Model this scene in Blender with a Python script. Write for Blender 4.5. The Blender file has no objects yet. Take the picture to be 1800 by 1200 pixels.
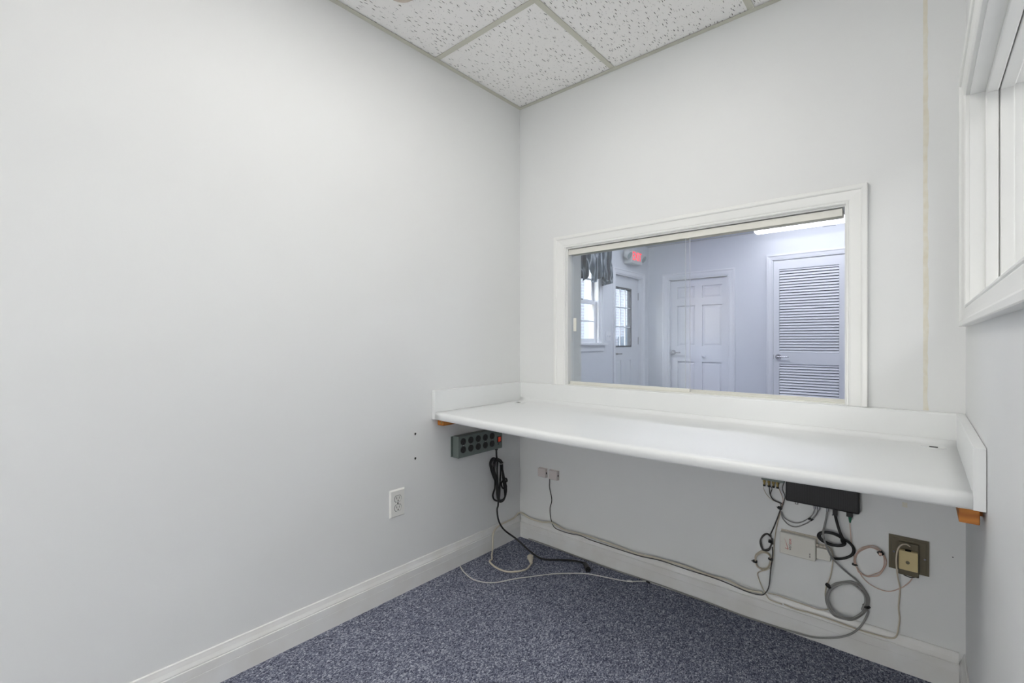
import bpy, bmesh, math, random
from mathutils import Vector, Matrix
random.seed(7)
S = bpy.context.scene
COL = S.collection

# ------------------------------------------------------------------ camera
CAM = Vector((1.707, -2.032, 1.0905)); YAW = math.radians(41.0); FPX = 827.0
cd = bpy.data.cameras.new('camera'); cam = bpy.data.objects.new('camera', cd); COL.objects.link(cam)
cd.sensor_width = 36; cd.lens = FPX/1800*36; cd.clip_start = 0.02
cam.location = CAM; cam.rotation_euler = (math.pi/2, 0, YAW)
S.camera = cam
# ------------------------------------------------------------------ world, exposure
w = bpy.data.worlds.new('world'); S.world = w; w.use_nodes = True
nt = w.node_tree; bg = nt.nodes['Background']
sky = nt.nodes.new('ShaderNodeTexSky'); sky.sky_type = 'NISHITA'; sky.sun_disc = False
sky.sun_elevation = math.radians(40); sky.sun_rotation = math.radians(200)
nt.links.new(sky.outputs[0], bg.inputs[0]); bg.inputs[1].default_value = 1.3
vs = S.view_settings; vs.view_transform = 'Standard'; vs.look = 'None'; vs.gamma = 1.0; vs.use_curve_mapping = False
vs.exposure = -0.03
FILL_OFFICE = 6.1      # fill light added in the office ceiling, shaped as a troffer
FILL_NEXT = 1.6        # fill light added on the side room ceiling, by the opening
FILL_GLOBE = 25.0      # fill globe added behind the camera at the far end of the office
FILL_NEXT_DOOR = 12.0  # fill light added on the side room ceiling, by the doorway
FILL_SIDE = 9.0       # fill globe added in the side room, shines in through the opening
FILL_LOBBY_MID = 16.0  # two fill lights added out of view in the lobby
LAMP_LOBBY = 5.5       # wraparound fixture of the lobby

# ------------------------------------------------------------------ dimensions
W = 1.812; H = 2.395; TB = 0.12; D = 4.15; XL = -1.152
DESK = 0.7656; DB = 0.733; SPL = 0.865; DD = 0.633; SW = 0.0214

def ray(px, py):
    q = (px-900)/FPX; r = (600-py)/FPX
    return Vector((-math.sin(YAW)+q*math.cos(YAW), math.cos(YAW)+q*math.sin(YAW), r))
def onY(px, py, y): d = ray(px, py); return CAM + d*((y-CAM.y)/d.y)     # a point on a wall facing the desk
def onX(px, py, x): d = ray(px, py); return CAM + d*((x-CAM.x)/d.x)     # a point on a side wall
def onZ(px, py, z): d = ray(px, py); return CAM + d*((z-CAM.z)/d.z)     # a point on the floor or a top

# ------------------------------------------------------------------ materials
def lin(c):
    return tuple(((v/255)/12.92 if v/255 <= .04045 else (((v/255)+.055)/1.055)**2.4) for v in c) + (1,)
MATS = {}
def mat(name, rgb, rough=.5, metal=0, spec=.5, noise=None, bump=None, emit=None):
    m = bpy.data.materials.new(name); m.use_nodes = True; n = m.node_tree; b = n.nodes['Principled BSDF']
    b.inputs['Base Color'].default_value = lin(rgb); b.inputs['Roughness'].default_value = rough
    b.inputs['Metallic'].default_value = metal; b.inputs['Specular IOR Level'].default_value = spec
    tc = n.nodes.new('ShaderNodeTexCoord')
    if noise:                                                 # (scale, second colour, contrast)
        t = n.nodes.new('ShaderNodeTexNoise'); t.inputs['Scale'].default_value = noise[0]; t.inputs['Detail'].default_value = 4
        r = n.nodes.new('ShaderNodeValToRGB'); r.color_ramp.elements[0].position = .5-noise[2]; r.color_ramp.elements[1].position = .5+noise[2]
        r.color_ramp.elements[0].color = lin(noise[1]); r.color_ramp.elements[1].color = lin(rgb)
        n.links.new(tc.outputs['Object'], t.inputs['Vector']); n.links.new(t.outputs['Fac'], r.inputs[0]); n.links.new(r.outputs[0], b.inputs['Base Color'])
    if bump:                                                  # (scale, strength, distance)
        t = n.nodes.new('ShaderNodeTexNoise'); t.inputs['Scale'].default_value = bump[0]; t.inputs['Detail'].default_value = 3
        u = n.nodes.new('ShaderNodeBump'); u.inputs['Strength'].default_value = bump[1]; u.inputs['Distance'].default_value = bump[2]
        n.links.new(tc.outputs['Object'], t.inputs['Vector']); n.links.new(t.outputs['Fac'], u.inputs['Height']); n.links.new(u.outputs[0], b.inputs['Normal'])
    if emit:
        b.inputs['Emission Color'].default_value = lin(emit[0]); b.inputs['Emission Strength'].default_value = emit[1]
    MATS[name] = m
    return m
mat('wall_paint', (232, 234, 234), .55, noise=(1.1, (227, 228, 228), .3), bump=(140, .06, .002))
mat('wall_paint_scuffed', (226, 226, 226), .55, noise=(7, (214, 212, 209), .18), bump=(140, .06, .002))
mat('lobby_paint', (224, 227, 231), .5, bump=(120, .06, .002))
mat('trim_paint', (236, 237, 235), .28)
mat('lobby_trim', (234, 236, 239), .3)
mat('baseboard_paint', (234, 235, 235), .25, noise=(9, (226, 225, 222), .2))
mat('laminate', (234, 236, 236), .32, bump=(500, .03, .001))
mat('tee_bar', (206, 205, 192), .45)
mat('deck', (120, 120, 118), .9)
mat('white_plastic', (232, 232, 228), .35)
mat('jack_plastic', (218, 210, 208), .4)
mat('ivory_plastic', (205, 188, 142), .4)
mat('modem_white', (226, 224, 216), .4)
mat('modem_shade', (205, 198, 186), .45)
mat('bronze_plate', (104, 97, 80), .45, metal=.3)
mat('grey_metal', (112, 122, 118), .45, metal=.2)
mat('black_plastic', (24, 24, 26), .45)
mat('black_rubber', (18, 18, 19), .5)
mat('dark_slot', (8, 8, 8), .8)
mat('red_switch', (190, 60, 30), .3, emit=((255, 70, 30), .15))
mat('red_print', (190, 30, 36), .5)
mat('black_print', (25, 20, 20), .5)
mat('green_plug', (40, 110, 84), .4)
mat('chrome', (200, 200, 202), .18, metal=1)
mat('brass', (170, 150, 100), .35, metal=1)
mat('alu', (225, 224, 216), .4, metal=.1)
mat('alu_dark', (150, 150, 152), .4, metal=.6)
mat('cable_white', (206, 199, 183), .45)
mat('cable_beige', (196, 186, 168), .5)
mat('cable_grey', (140, 140, 138), .45)
mat('cable_lightgrey', (200, 200, 198), .45)
mat('cable_dark', (62, 60, 58), .5)
mat('cable_pink', (206, 180, 166), .45)
mat('tape_glue', (229, 227, 217), .6, noise=(40, (221, 215, 197), .2))
mat('sheetrock_hole', (20, 18, 16), .9)
mat('beige_fitting', (198, 186, 174), .5)
mat('sign_white', (215, 218, 216), .4)
mat('exit_red', (230, 40, 60), .4, emit=((255, 40, 62), 1.5))
mat('lamp_glass', (150, 165, 165), .2)
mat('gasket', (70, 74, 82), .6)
mat('steel_door', (226, 229, 232), .4)
mat('ground', (150, 148, 142), .9, noise=(6, (120, 118, 112), .2))
mat('utility_grey', (120, 126, 130), .6)
mat('post_paint', (176, 182, 190), .5)
mat('pane_edge', (248, 250, 250), .4)  # near-white colour stands in for the shine of the polished glass edges

def emission(name, rgb, st):
    m = bpy.data.materials.new(name); m.use_nodes = True; n = m.node_tree; n.nodes.clear()
    e = n.nodes.new('ShaderNodeEmission'); o = n.nodes.new('ShaderNodeOutputMaterial')
    e.inputs[0].default_value = lin(rgb); e.inputs[1].default_value = st; n.links.new(e.outputs[0], o.inputs[0]); MATS[name] = m
emission('office_fill', (255, 252, 247), FILL_OFFICE)
emission('next_fill', (255, 252, 247), FILL_NEXT); emission('fill_globe', (255, 252, 247), FILL_GLOBE); emission('next_fill_door', (252, 252, 252), FILL_NEXT_DOOR); emission('side_fill_globe', (255, 252, 248), FILL_SIDE); emission('lobby_mid_fill', (238, 241, 255), FILL_LOBBY_MID)
emission('lobby_lamp', (240, 243, 255), LAMP_LOBBY)

def glass(name, tint):
    m = bpy.data.materials.new(name); m.use_nodes = True; n = m.node_tree; n.nodes.clear()
    t = n.nodes.new('ShaderNodeBsdfTransparent'); t.inputs[0].default_value = lin(tint)
    g = n.nodes.new('ShaderNodeBsdfGlossy'); g.inputs['Roughness'].default_value = .01
    lw = n.nodes.new('ShaderNodeLayerWeight'); lw.inputs[0].default_value = .5
    pw = n.nodes.new('ShaderNodeMath'); pw.operation = 'POWER'; pw.inputs[1].default_value = 5; n.links.new(lw.outputs['Facing'], pw.inputs[0])
    f = n.nodes.new('ShaderNodeMath'); f.operation = 'MULTIPLY_ADD'; f.inputs[1].default_value = .96; f.inputs[2].default_value = .04; n.links.new(pw.outputs[0], f.inputs[0])
    x = n.nodes.new('ShaderNodeMixShader'); o = n.nodes.new('ShaderNodeOutputMaterial')
    n.links.new(f.outputs[0], x.inputs[0]); n.links.new(t.outputs[0], x.inputs[1]); n.links.new(g.outputs[0], x.inputs[2]); n.links.new(x.outputs[0], o.inputs[0])
    MATS[name] = m
glass('pane', (253, 254, 254)); glass('outdoor_pane', (250, 252, 252))

def carpet():
    m = mat('carpet', (80, 85, 105), .95, spec=.1); n = m.node_tree; b = n.nodes['Principled BSDF']
    tc = [k for k in n.nodes if k.type == 'TEX_COORD'][0]
    mp = n.nodes.new('ShaderNodeMapping'); mp.inputs['Scale'].default_value = (1, .62, 1); mp.inputs['Rotation'].default_value = (0, 0, .5)
    n.links.new(tc.outputs['Object'], mp.inputs[0])
    def cells(sc, off):
        m2 = n.nodes.new('ShaderNodeMapping'); m2.inputs['Location'].default_value = (off, off*.7, 0); n.links.new(mp.outputs[0], m2.inputs[0])
        v = n.nodes.new('ShaderNodeTexVoronoi'); v.voronoi_dimensions = '2D'; v.inputs['Scale'].default_value = sc; n.links.new(m2.outputs[0], v.inputs['Vector'])
        q = n.nodes.new('ShaderNodeSeparateColor'); n.links.new(v.outputs['Color'], q.inputs[0]); return q
    c1 = cells(400, 0); c2 = cells(230, 3.3)
    t = n.nodes.new('ShaderNodeMath'); t.operation = 'MULTIPLY_ADD'; t.inputs[1].default_value = .62
    h = n.nodes.new('ShaderNodeMath'); h.operation = 'MULTIPLY'; h.inputs[1].default_value = .38
    n.links.new(c2.outputs[0], h.inputs[0]); n.links.new(c1.outputs[0], t.inputs[0]); n.links.new(h.outputs[0], t.inputs[2])
    r = n.nodes.new('ShaderNodeValToRGB'); e = r.color_ramp.elements
    e[0].position = .04; e[0].color = lin((52, 56, 72)); e[1].position = .97; e[1].color = lin((212, 215, 226))
    kk = e.new(.38); kk.color = lin((102, 106, 125)); kk = e.new(.68); kk.color = lin((146, 150, 166))
    n.links.new(t.outputs[0], r.inputs[0])
    big = n.nodes.new('ShaderNodeTexNoise'); big.inputs['Scale'].default_value = 5; n.links.new(tc.outputs['Object'], big.inputs['Vector'])
    mm = n.nodes.new('ShaderNodeMix'); mm.data_type = 'RGBA'; mm.blend_type = 'MULTIPLY'; mm.inputs[0].default_value = .18
    n.links.new(r.outputs[0], mm.inputs[6]); n.links.new(big.outputs['Fac'], mm.inputs[7]); n.links.new(mm.outputs[2], b.inputs['Base Color'])
    u = n.nodes.new('ShaderNodeBump'); u.inputs['Strength'].default_value = .12; u.inputs['Distance'].default_value = .002
    n.links.new(t.outputs[0], u.inputs['Height']); n.links.new(u.outputs[0], b.inputs['Normal'])
carpet()

def tile_mat():
    m = mat('acoustic_tile', (233, 232, 228), .9, spec=.1); n = m.node_tree; b = n.nodes['Principled BSDF']
    tc = [k for k in n.nodes if k.type == 'TEX_COORD'][0]
    gm = n.nodes.new('ShaderNodeNewGeometry')
    wob = n.nodes.new('ShaderNodeTexNoise'); wob.inputs['Scale'].default_value = 14; n.links.new(gm.outputs['Position'], wob.inputs['Vector'])
    ws = n.nodes.new('ShaderNodeVectorMath'); ws.operation = 'SCALE'; ws.inputs[3].default_value = .028; n.links.new(wob.outputs['Color'], ws.inputs[0])
    wa = n.nodes.new('ShaderNodeVectorMath'); wa.operation = 'ADD'; n.links.new(gm.outputs['Position'], wa.inputs[0]); n.links.new(ws.outputs[0], wa.inputs[1])
    def dashes(sx, sy, r0, r1, keep):
        mp = n.nodes.new('ShaderNodeMapping'); mp.inputs['Scale'].default_value = (sx, sy, 0); n.links.new(wa.outputs[0], mp.inputs[0])
        v = n.nodes.new('ShaderNodeTexVoronoi'); v.voronoi_dimensions = '2D'; v.inputs['Scale'].default_value = 1; n.links.new(mp.outputs[0], v.inputs['Vector'])
        sep = n.nodes.new('ShaderNodeSeparateColor'); n.links.new(v.outputs['Color'], sep.inputs[0])
        rr = n.nodes.new('ShaderNodeMapRange'); rr.inputs[1].default_value = r0; rr.inputs[2].default_value = r1; rr.inputs[3].default_value = 1; rr.inputs[4].default_value = 0
        n.links.new(v.outputs['Distance'], rr.inputs[0])
        k = n.nodes.new('ShaderNodeMapRange'); k.inputs[1].default_value = keep; k.inputs[2].default_value = min(1, keep+.35); n.links.new(sep.outputs[0], k.inputs[0])
        mu = n.nodes.new('ShaderNodeMath'); mu.operation = 'MULTIPLY'; n.links.new(rr.outputs[0], mu.inputs[0]); n.links.new(k.outputs[0], mu.inputs[1])
        return mu
    a = dashes(105, 19, .085, .17, .38); c = dashes(150, 80, .07, .16, .75)
    mx = n.nodes.new('ShaderNodeMath'); mx.operation = 'MAXIMUM'; n.links.new(a.outputs[0], mx.inputs[0]); n.links.new(c.outputs[0], mx.inputs[1])
    x = n.nodes.new('ShaderNodeMix'); x.data_type = 'RGBA'; x.inputs[6].default_value = lin((250, 249, 247)); x.inputs[7].default_value = lin((78, 74, 69))
    n.links.new(mx.outputs[0], x.inputs[0]); n.links.new(x.outputs[2], b.inputs['Base Color'])
    u = n.nodes.new('ShaderNodeBump'); u.inputs['Strength'].default_value = .6; u.inputs['Distance'].default_value = -.003
    n.links.new(mx.outputs[0], u.inputs['Height']); n.links.new(u.outputs[0], b.inputs['Normal'])
tile_mat()

def wood_mat():
    m = mat('pine', (190, 122, 50), .6); n = m.node_tree; b = n.nodes['Principled BSDF']
    tc = [k for k in n.nodes if k.type == 'TEX_COORD'][0]
    wv = n.nodes.new('ShaderNodeTexWave'); wv.inputs['Scale'].default_value = 12; wv.inputs['Distortion'].default_value = 6; wv.inputs['Detail'].default_value = 3
    wv.bands_direction = 'Z'
    r = n.nodes.new('ShaderNodeValToRGB'); r.color_ramp.elements[0].color = lin((170, 100, 36)); r.color_ramp.elements[1].color = lin((204, 132, 56))
    n.links.new(tc.outputs['Object'], wv.inputs[0]); n.links.new(wv.outputs[0], r.inputs[0]); n.links.new(r.outputs[0], b.inputs['Base Color'])
wood_mat()

def brick_mat():
    m = mat('brick_wall', (180, 150, 140), .9); n = m.node_tree; b = n.nodes['Principled BSDF']
    tc = [k for k in n.nodes if k.type == 'TEX_COORD'][0]
    mp = n.nodes.new('ShaderNodeMapping'); mp.inputs['Rotation'].default_value = (math.pi/2, 0, math.pi/2)
    sp = n.nodes.new('ShaderNodeSeparateXYZ'); cb = n.nodes.new('ShaderNodeCombineXYZ')
    n.links.new(tc.outputs['Object'], sp.inputs[0]); n.links.new(sp.outputs[1], cb.inputs[0]); n.links.new(sp.outputs[2], cb.inputs[1])
    t = n.nodes.new('ShaderNodeTexBrick'); t.inputs['Scale'].default_value = 1; t.inputs['Brick Width'].default_value = .21; t.inputs['Row Height'].default_value = .075
    t.inputs['Mortar Size'].default_value = .008; t.inputs['Color1'].default_value = lin((204, 180, 172)); t.inputs['Color2'].default_value = lin((188, 164, 158)); t.inputs['Mortar'].default_value = lin((222, 218, 212))
    n.links.new(cb.outputs[0], t.inputs['Vector']); n.links.new(t.outputs[0], b.inputs['Base Color'])
brick_mat()

def fabric_mat():
    m = mat('valance_cloth', (92, 104, 116), .8); n = m.node_tree; b = n.nodes['Principled BSDF']
    tc = [k for k in n.nodes if k.type == 'TEX_COORD'][0]
    mp = n.nodes.new('ShaderNodeMapping'); mp.inputs['Scale'].default_value = (1, 1, .28); n.links.new(tc.outputs['Object'], mp.inputs[0])
    t = n.nodes.new('ShaderNodeTexNoise'); t.inputs['Scale'].default_value = 8; t.inputs['Detail'].default_value = 2; t.inputs['Distortion'].default_value = .8
    n.links.new(mp.outputs[0], t.inputs['Vector'])
    r = n.nodes.new('ShaderNodeValToRGB'); e = r.color_ramp.elements
    e[0].position = .36; e[0].color = lin((62, 70, 80)); e[1].position = .66; e[1].color = lin((62, 66, 76))
    k = e.new(.47); k.color = lin((84, 98, 108)); k = e.new(.50); k.color = lin((188, 196, 204)); k = e.new(.535); k.color = lin((84, 98, 108))
    n.links.new(t.outputs['Fac'], r.inputs[0]); n.links.new(r.outputs[0], b.inputs['Base Color'])
fabric_mat()

# ------------------------------------------------------------------ mesh helpers
def box(bm, x0, y0, z0, x1, y1, z1, bev=0, M=None):
    r = bmesh.ops.create_cube(bm, size=1)
    T = Matrix.Translation(((x0+x1)/2, (y0+y1)/2, (z0+z1)/2)) @ Matrix.Diagonal((abs(x1-x0), abs(y1-y0), abs(z1-z0), 1))
    bmesh.ops.transform(bm, matrix=(M @ T) if M else T, verts=r['verts'])
    if bev:
        es = list({e for v in r['verts'] for e in v.link_edges})
        bmesh.ops.bevel(bm, geom=es, offset=bev, segments=2, profile=.5, affect='EDGES')
    return bm
def nb(*a, **k): return box(bmesh.new(), *a, **k)
def cyl(bm, c, axis, r, depth, seg=20, r2=None, bev=0):
    q = bmesh.ops.create_cone(bm, cap_ends=True, segments=seg, radius1=r, radius2=r if r2 is None else r2, depth=depth)
    R = Vector((0, 0, 1)).rotation_difference(Vector(axis).normalized()).to_matrix().to_4x4()
    bmesh.ops.transform(bm, matrix=Matrix.Translation(c) @ R, verts=q['verts'])
    return bm
def smooth_path(P, n=6, closed=False):
    P = [Vector(p) for p in P]; out = []; m = len(P)
    for i in range(m-1):
        p0 = P[max(i-1, 0)]; p1 = P[i]; p2 = P[i+1]; p3 = P[min(i+2, m-1)]
        for k in range(n):
            t = k/n
            out.append(.5*((2*p1)+(p2-p0)*t+(2*p0-5*p1+4*p2-p3)*t*t+(3*p1-p0-3*p2+p3)*t**3))
    out.append(P[-1]); return out
def tube(bm, P, r, seg=8, n=6, flat=None):
    pts = smooth_path(P, n) if n > 1 else [Vector(p) for p in P]
    q = [pts[0]]
    for p in pts[1:]:
        if (p-q[-1]).length > 1e-5: q.append(p)
    pts = q; up = None; rings = []
    for i, p in enumerate(pts):
        t = (pts[min(i+1, len(pts)-1)]-pts[max(i-1, 0)]).normalized()
        if up is None:
            up = t.orthogonal().normalized()
        up = (up - t*up.dot(t))
        up = up.normalized() if up.length > 1e-6 else t.orthogonal().normalized()
        s = t.cross(up)
        rings.append([bm.verts.new(p + (up*math.cos(a)+s*math.sin(a))*r) for a in [2*math.pi*k/seg for k in range(seg)]])
    for A, B in zip(rings, rings[1:]):
        for k in range(seg):
            f = bm.faces.new((A[k], A[(k+1) % seg], B[(k+1) % seg], B[k])); f.smooth = True
    bm.faces.new(rings[0][::-1]); bm.faces.new(rings[-1])
    return bm
def nt_(P, r, **k): return tube(bmesh.new(), P, r, **k)
def sweep2(bm, prof, A0, A1, B0, B1, nrm, smooth=False):
    """profile (u, w): u runs inner->outer edge, w out of the wall; start cut A0-A1, end cut B0-B1"""
    A0, A1, B0, B1, nrm = map(Vector, (A0, A1, B0, B1, nrm))
    a = [bm.verts.new(A0.lerp(A1, u)+nrm*w_) for u, w_ in prof]; b = [bm.verts.new(B0.lerp(B1, u)+nrm*w_) for u, w_ in prof]
    for i in range(len(prof)-1):
        f = bm.faces.new((a[i], a[i+1], b[i+1], b[i])); f.smooth = smooth
    bm.faces.new((a[-1], a[0], b[0], b[-1])); bm.faces.new(a[::-1]); bm.faces.new(b)
    bmesh.ops.recalc_face_normals(bm, faces=bm.faces[:]); return bm
def prism(bm, pts2, place, d0, d1, smooth=False):
    """extrude a 2-D outline; place(u, v, d) gives the point"""
    a = [bm.verts.new(place(u, v, d0)) for u, v in pts2]; b = [bm.verts.new(place(u, v, d1)) for u, v in pts2]
    m = len(a)
    for i in range(m):
        f = bm.faces.new((a[i], a[(i+1) % m], b[(i+1) % m], b[i])); f.smooth = smooth
    bm.faces.new(a[::-1]); bm.faces.new(b); bmesh.ops.recalc_face_normals(bm, faces=bm.faces[:]); return bm
def obj(name, bm, m, parent=None, root=None, recentre=True, autosmooth=False):
    """link a bmesh made in world coordinates as ONE object"""
    me = bpy.data.meshes.new(name)
    off = Vector((0, 0, 0))
    if root is not None: off = Vector(root['_o'])
    elif recentre and bm.verts:
        xs = [v.co for v in bm.verts]
        off = Vector(((min(v.x for v in xs)+max(v.x for v in xs))/2, (min(v.y for v in xs)+max(v.y for v in xs))/2, min(v.z for v in xs)))
    bmesh.ops.translate(bm, verts=bm.verts[:], vec=-off)
    bm.to_mesh(me); bm.free()
    ms = m if isinstance(m, (list, tuple)) else [m]
    for k in ms: me.materials.append(MATS[k])
    o = bpy.data.objects.new(name, me); COL.objects.link(o)
    if parent is not None: o.parent = parent
    if root is None: o.location = off
    if parent is None: o['_o'] = tuple(off)
    return o
def tag(o, label, cat, group=None):
    o['label'] = label; o['category'] = cat
    if group: o['group'] = group
    return o
def struct(name, bm, m, label=None):
    o = obj(name, bm, m, recentre=False); o['kind'] = 'structure'
    if label: o['label'] = label
    return o
def thing(name, loc, label, cat, group=None, structure=False):
    o = bpy.data.objects.new(name, None); COL.objects.link(o); o.location = loc; o['_o'] = tuple(loc); o.empty_display_size = .05
    if structure: o['kind'] = 'structure'; o['label'] = label
    else: tag(o, label, cat, group)
    return o
def part(root, name, bm, m, parent=None, label=None):
    o = obj(name, bm, m, parent=parent or root, root=root)
    if label: o['label'] = label
    return o
def piece(root, name, me, loc, parent=None, rot=None):
    o = bpy.data.objects.new(name, me); COL.objects.link(o); o.parent = parent or root
    o.location = Vector(loc)-Vector(root['_o'])
    if rot: o.rotation_euler = rot
    return o
def mesh_of(bm, m):
    me = bpy.data.meshes.new('piece'); bm.to_mesh(me); bm.free()
    for k in (m if isinstance(m, (list, tuple)) else [m]): me.materials.append(MATS[k])
    return me
def wall_cells(axis, c0, c1, u0, u1, z0, z1, holes):
    """wall slab between c0 and c1 on `axis`, u along the other axis, with rectangular holes (u0,u1,z0,z1)"""
    bm = bmesh.new()
    us = sorted({u0, u1, *[h for k in holes for h in k[:2]]}); zs = sorted({z0, z1, *[h for k in holes for h in k[2:]]})
    for i in range(len(us)-1):
        for j in range(len(zs)-1):
            um = (us[i]+us[i+1])/2; zm = (zs[j]+zs[j+1])/2
            if any(h[0] < um < h[1] and h[2] < zm < h[3] for h in holes): continue
            if axis == 'x': box(bm, c0, us[i], zs[j], c1, us[i+1], zs[j+1])
            else: box(bm, us[i], c0, zs[j], us[i+1], c1, zs[j+1])
    bmesh.ops.remove_doubles(bm, verts=bm.verts[:], dist=1e-5)
    seen = {}
    for f in bm.faces[:]:
        k = tuple(sorted(v.index for v in f.verts)); seen.setdefault(k, []).append(f)
    bm.verts.index_update(); seen = {}
    for f in bm.faces[:]:
        k = tuple(sorted(v.index for v in f.verts)); seen.setdefault(k, []).append(f)
    bmesh.ops.delete(bm, geom=[f for v in seen.values() if len(v) > 1 for f in v], context='FACES_ONLY')
    bmesh.ops.recalc_face_normals(bm, faces=bm.faces[:])
    return bm
CASING = [(0, 0), (0, .008), (.05, .0105), (.11, .0105), (.15, .0085), (.22, .011), (.55, .0135), (.70, .0150), (.74, .0185), (.80, .0200), (.97, .0200), (1, .0185), (1, 0)]

# ------------------------------------------------------------------ room shell
XR = 3.9; YF = -5.2; RO0, RO1, RZ0, RZ1 = -1.36, -.150, 1.197, 1.800     # opening in the right wall
WI0, WI1, WZ0, WZ1 = .316, 1.507, .861, 1.575                            # pass-through window
struct('floor', nb(-TB, YF-TB, -.06, XR+TB, 0.0, 0), 'carpet', 'speckled blue-grey carpet of the small office')
struct('floor_lobby', nb(XL-.13, 0.0, -.06, XR+TB, D+TB, 0), 'carpet', 'carpet of the lobby behind the glass')
struct('wall_left', nb(-TB, YF-TB, 0, 0, 0, 2.62), 'wall_paint', 'plain white painted wall with an outlet')
struct('wall_back', wall_cells('y', 0, TB, XL-.13, XR+TB, 0, 2.62, [(WI0, WI1, WZ0, WZ1)]), 'wall_paint', 'white wall with the sliding glass window above the counter')
struct('wall_right', wall_cells('x', W, W+.13, YF, 0, 0, 2.62, [(RO0, RO1, RZ0, RZ1), (-2.62, -1.62, 0, 2.06)]), 'wall_paint', 'white wall with a cased opening at the counter end')
struct('wall_front', nb(-TB, YF-TB, 0, XR+TB, YF, 2.62), 'wall_paint')
struct('wall_side_room', nb(XR, YF, 0, XR+TB, D, 2.62), 'wall_paint')
LDO = (3.205, 3.945, 0, 1.945); LWO = (1.93, 2.825, 1.053, 2.12)
struct('wall_lobby_left', wall_cells('x', XL-.13, XL, TB, D, 0, 2.62, [LDO, LWO]), 'lobby_paint', 'lobby wall with the exit door and sash window')
SDO = (-.875, -.097, 0, 1.925); LOU = (.392, 1.115, 0, 2.040)
struct('wall_lobby_far', wall_cells('y', D, D+.12, XL-.13, XR+TB, 0, 2.62, [SDO, LOU]), 'lobby_paint', 'lobby wall with the six-panel and louvered doors')
struct('ceiling_lobby', nb(XL, TB, H, XR, D, 2.5), 'lobby_paint', 'plain ceiling of the lobby')
struct('ceiling_side_room', nb(W+.13, YF, H, XR, 0, 2.5), 'wall_paint')

# ---- suspended ceiling of the office
ceil = struct('ceiling', nb(0, YF, 2.56, W, 0, 2.62), 'deck', 'suspended ceiling of fissured white tiles in a beige grid')
ceil['_o'] = (0, 0, 0)
gx = [0, .5943, 1.2039, W]; gy = [0]
y = -.6174
while y > YF: gy.append(y); y -= .6096
gy.append(YF)
FILL_CELLS = [(1, 1), (1, 2)]     # the added fill light takes two cells
for i in range(3):
    for j in range(len(gy)-1):
        if (i, j) in FILL_CELLS: continue
        x0, x1, y1, y0 = gx[i], gx[i+1], gy[j], gy[j+1]
        o = obj('ceiling_tile', nb(x0+.006, y0+.006, H+.0035, x1-.006, y1-.006, H+.018, bev=.0015), 'acoustic_tile', parent=ceil, root=ceil)
        o.rotation_euler = (0, 0, 0)
for x in gx[1:-1]:
    bm = nb(x-.012, YF, H, x+.012, 0, H+.002); box(bm, x-.002, YF, H+.002, x+.002, 0, H+.035); part(ceil, 'grid_bar', bm, 'tee_bar')
for j, y in enumerate(gy[1:-1]):
    for i in range(3):
        if i == 1 and j+1 == 2: continue
        bm = nb(gx[i]+.012, y-.012, H-.0003, gx[i+1]-.012, y+.012, H+.002); box(bm, gx[i]+.012, y-.002, H+.002, gx[i+1]-.012, y+.002, H+.035)
        part(ceil, 'grid_bar', bm, 'tee_bar')
for a in ((0, YF, .022, 0, .0012, YF), (W-.022, YF, W, 0, W-.0012, YF)):
    bm = nb(a[0], a[1], H-.001, a[2], a[3], H+.0005)
    box(bm, 0 if a[0] == 0 else W-.0015, YF, H, .0015 if a[0] == 0 else W, 0, H+.02); part(ceil, 'edge_trim', bm, 'tee_bar')
for ya, yb in ((-.022, 0), (YF, YF+.022)):
    part(ceil, 'edge_trim', nb(.022, ya, H-.0012, W-.022, yb, H+.0005), 'tee_bar')
t = thing('ceiling_fill', (.899, (gy[1]+gy[3])/2, H), 'added fill light shaped as a recessed troffer in the office tile grid', 'ceiling light')  # out-of-view fill light, added to brighten desk and walls
part(t, 'diffuser', nb(gx[1]+.03, gy[3]+.03, H+.004, gx[2]-.03, gy[1]-.03, H+.008), 'office_fill')
bm = nb(gx[1]+.012, gy[3]+.012, H+.003, gx[1]+.03, gy[1]-.012, H+.02); box(bm, gx[2]-.03, gy[3]+.012, H+.003, gx[2]-.012, gy[1]-.012, H+.02)
box(bm, gx[1]+.03, gy[3]+.012, H+.003, gx[2]-.03, gy[3]+.03, H+.02); box(bm, gx[1]+.03, gy[1]-.03, H+.003, gx[2]-.03, gy[1]-.012, H+.02); part(t, 'frame', bm, 'tee_bar')
def fill_globe(x_, y_, z_, r_, m_, label):  # added fill light: glowing globe on a pole and base
    t = thing('floor_fill', (x_, y_, 0), label, 'floor lamp')
    bm = bmesh.new(); q = bmesh.ops.create_uvsphere(bm, u_segments=28, v_segments=16, radius=r_); bmesh.ops.translate(bm, verts=q['verts'], vec=(x_, y_, z_))
    for f in bm.faces: f.smooth = True
    part(t, 'globe', bm, m_); zt_ = z_-r_+.01
    bm = bmesh.new(); cyl(bm, (x_, y_, zt_/2), (0, 0, 1), .012, zt_, 14); part(t, 'pole', bm, 'trim_paint')
    bm = bmesh.new(); cyl(bm, (x_, y_, .012), (0, 0, 1), .16, .024, 30, r2=.15); part(t, 'base', bm, 'trim_paint')
fill_globe(.95, -4.45, .80, .24, 'fill_globe', 'added fill light, an opal globe on a pole at the far end of the office')
fill_globe(3.35, -.28, 1.22, .28, 'side_fill_globe', 'added fill light, an opal globe on a pole in the side room')
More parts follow.
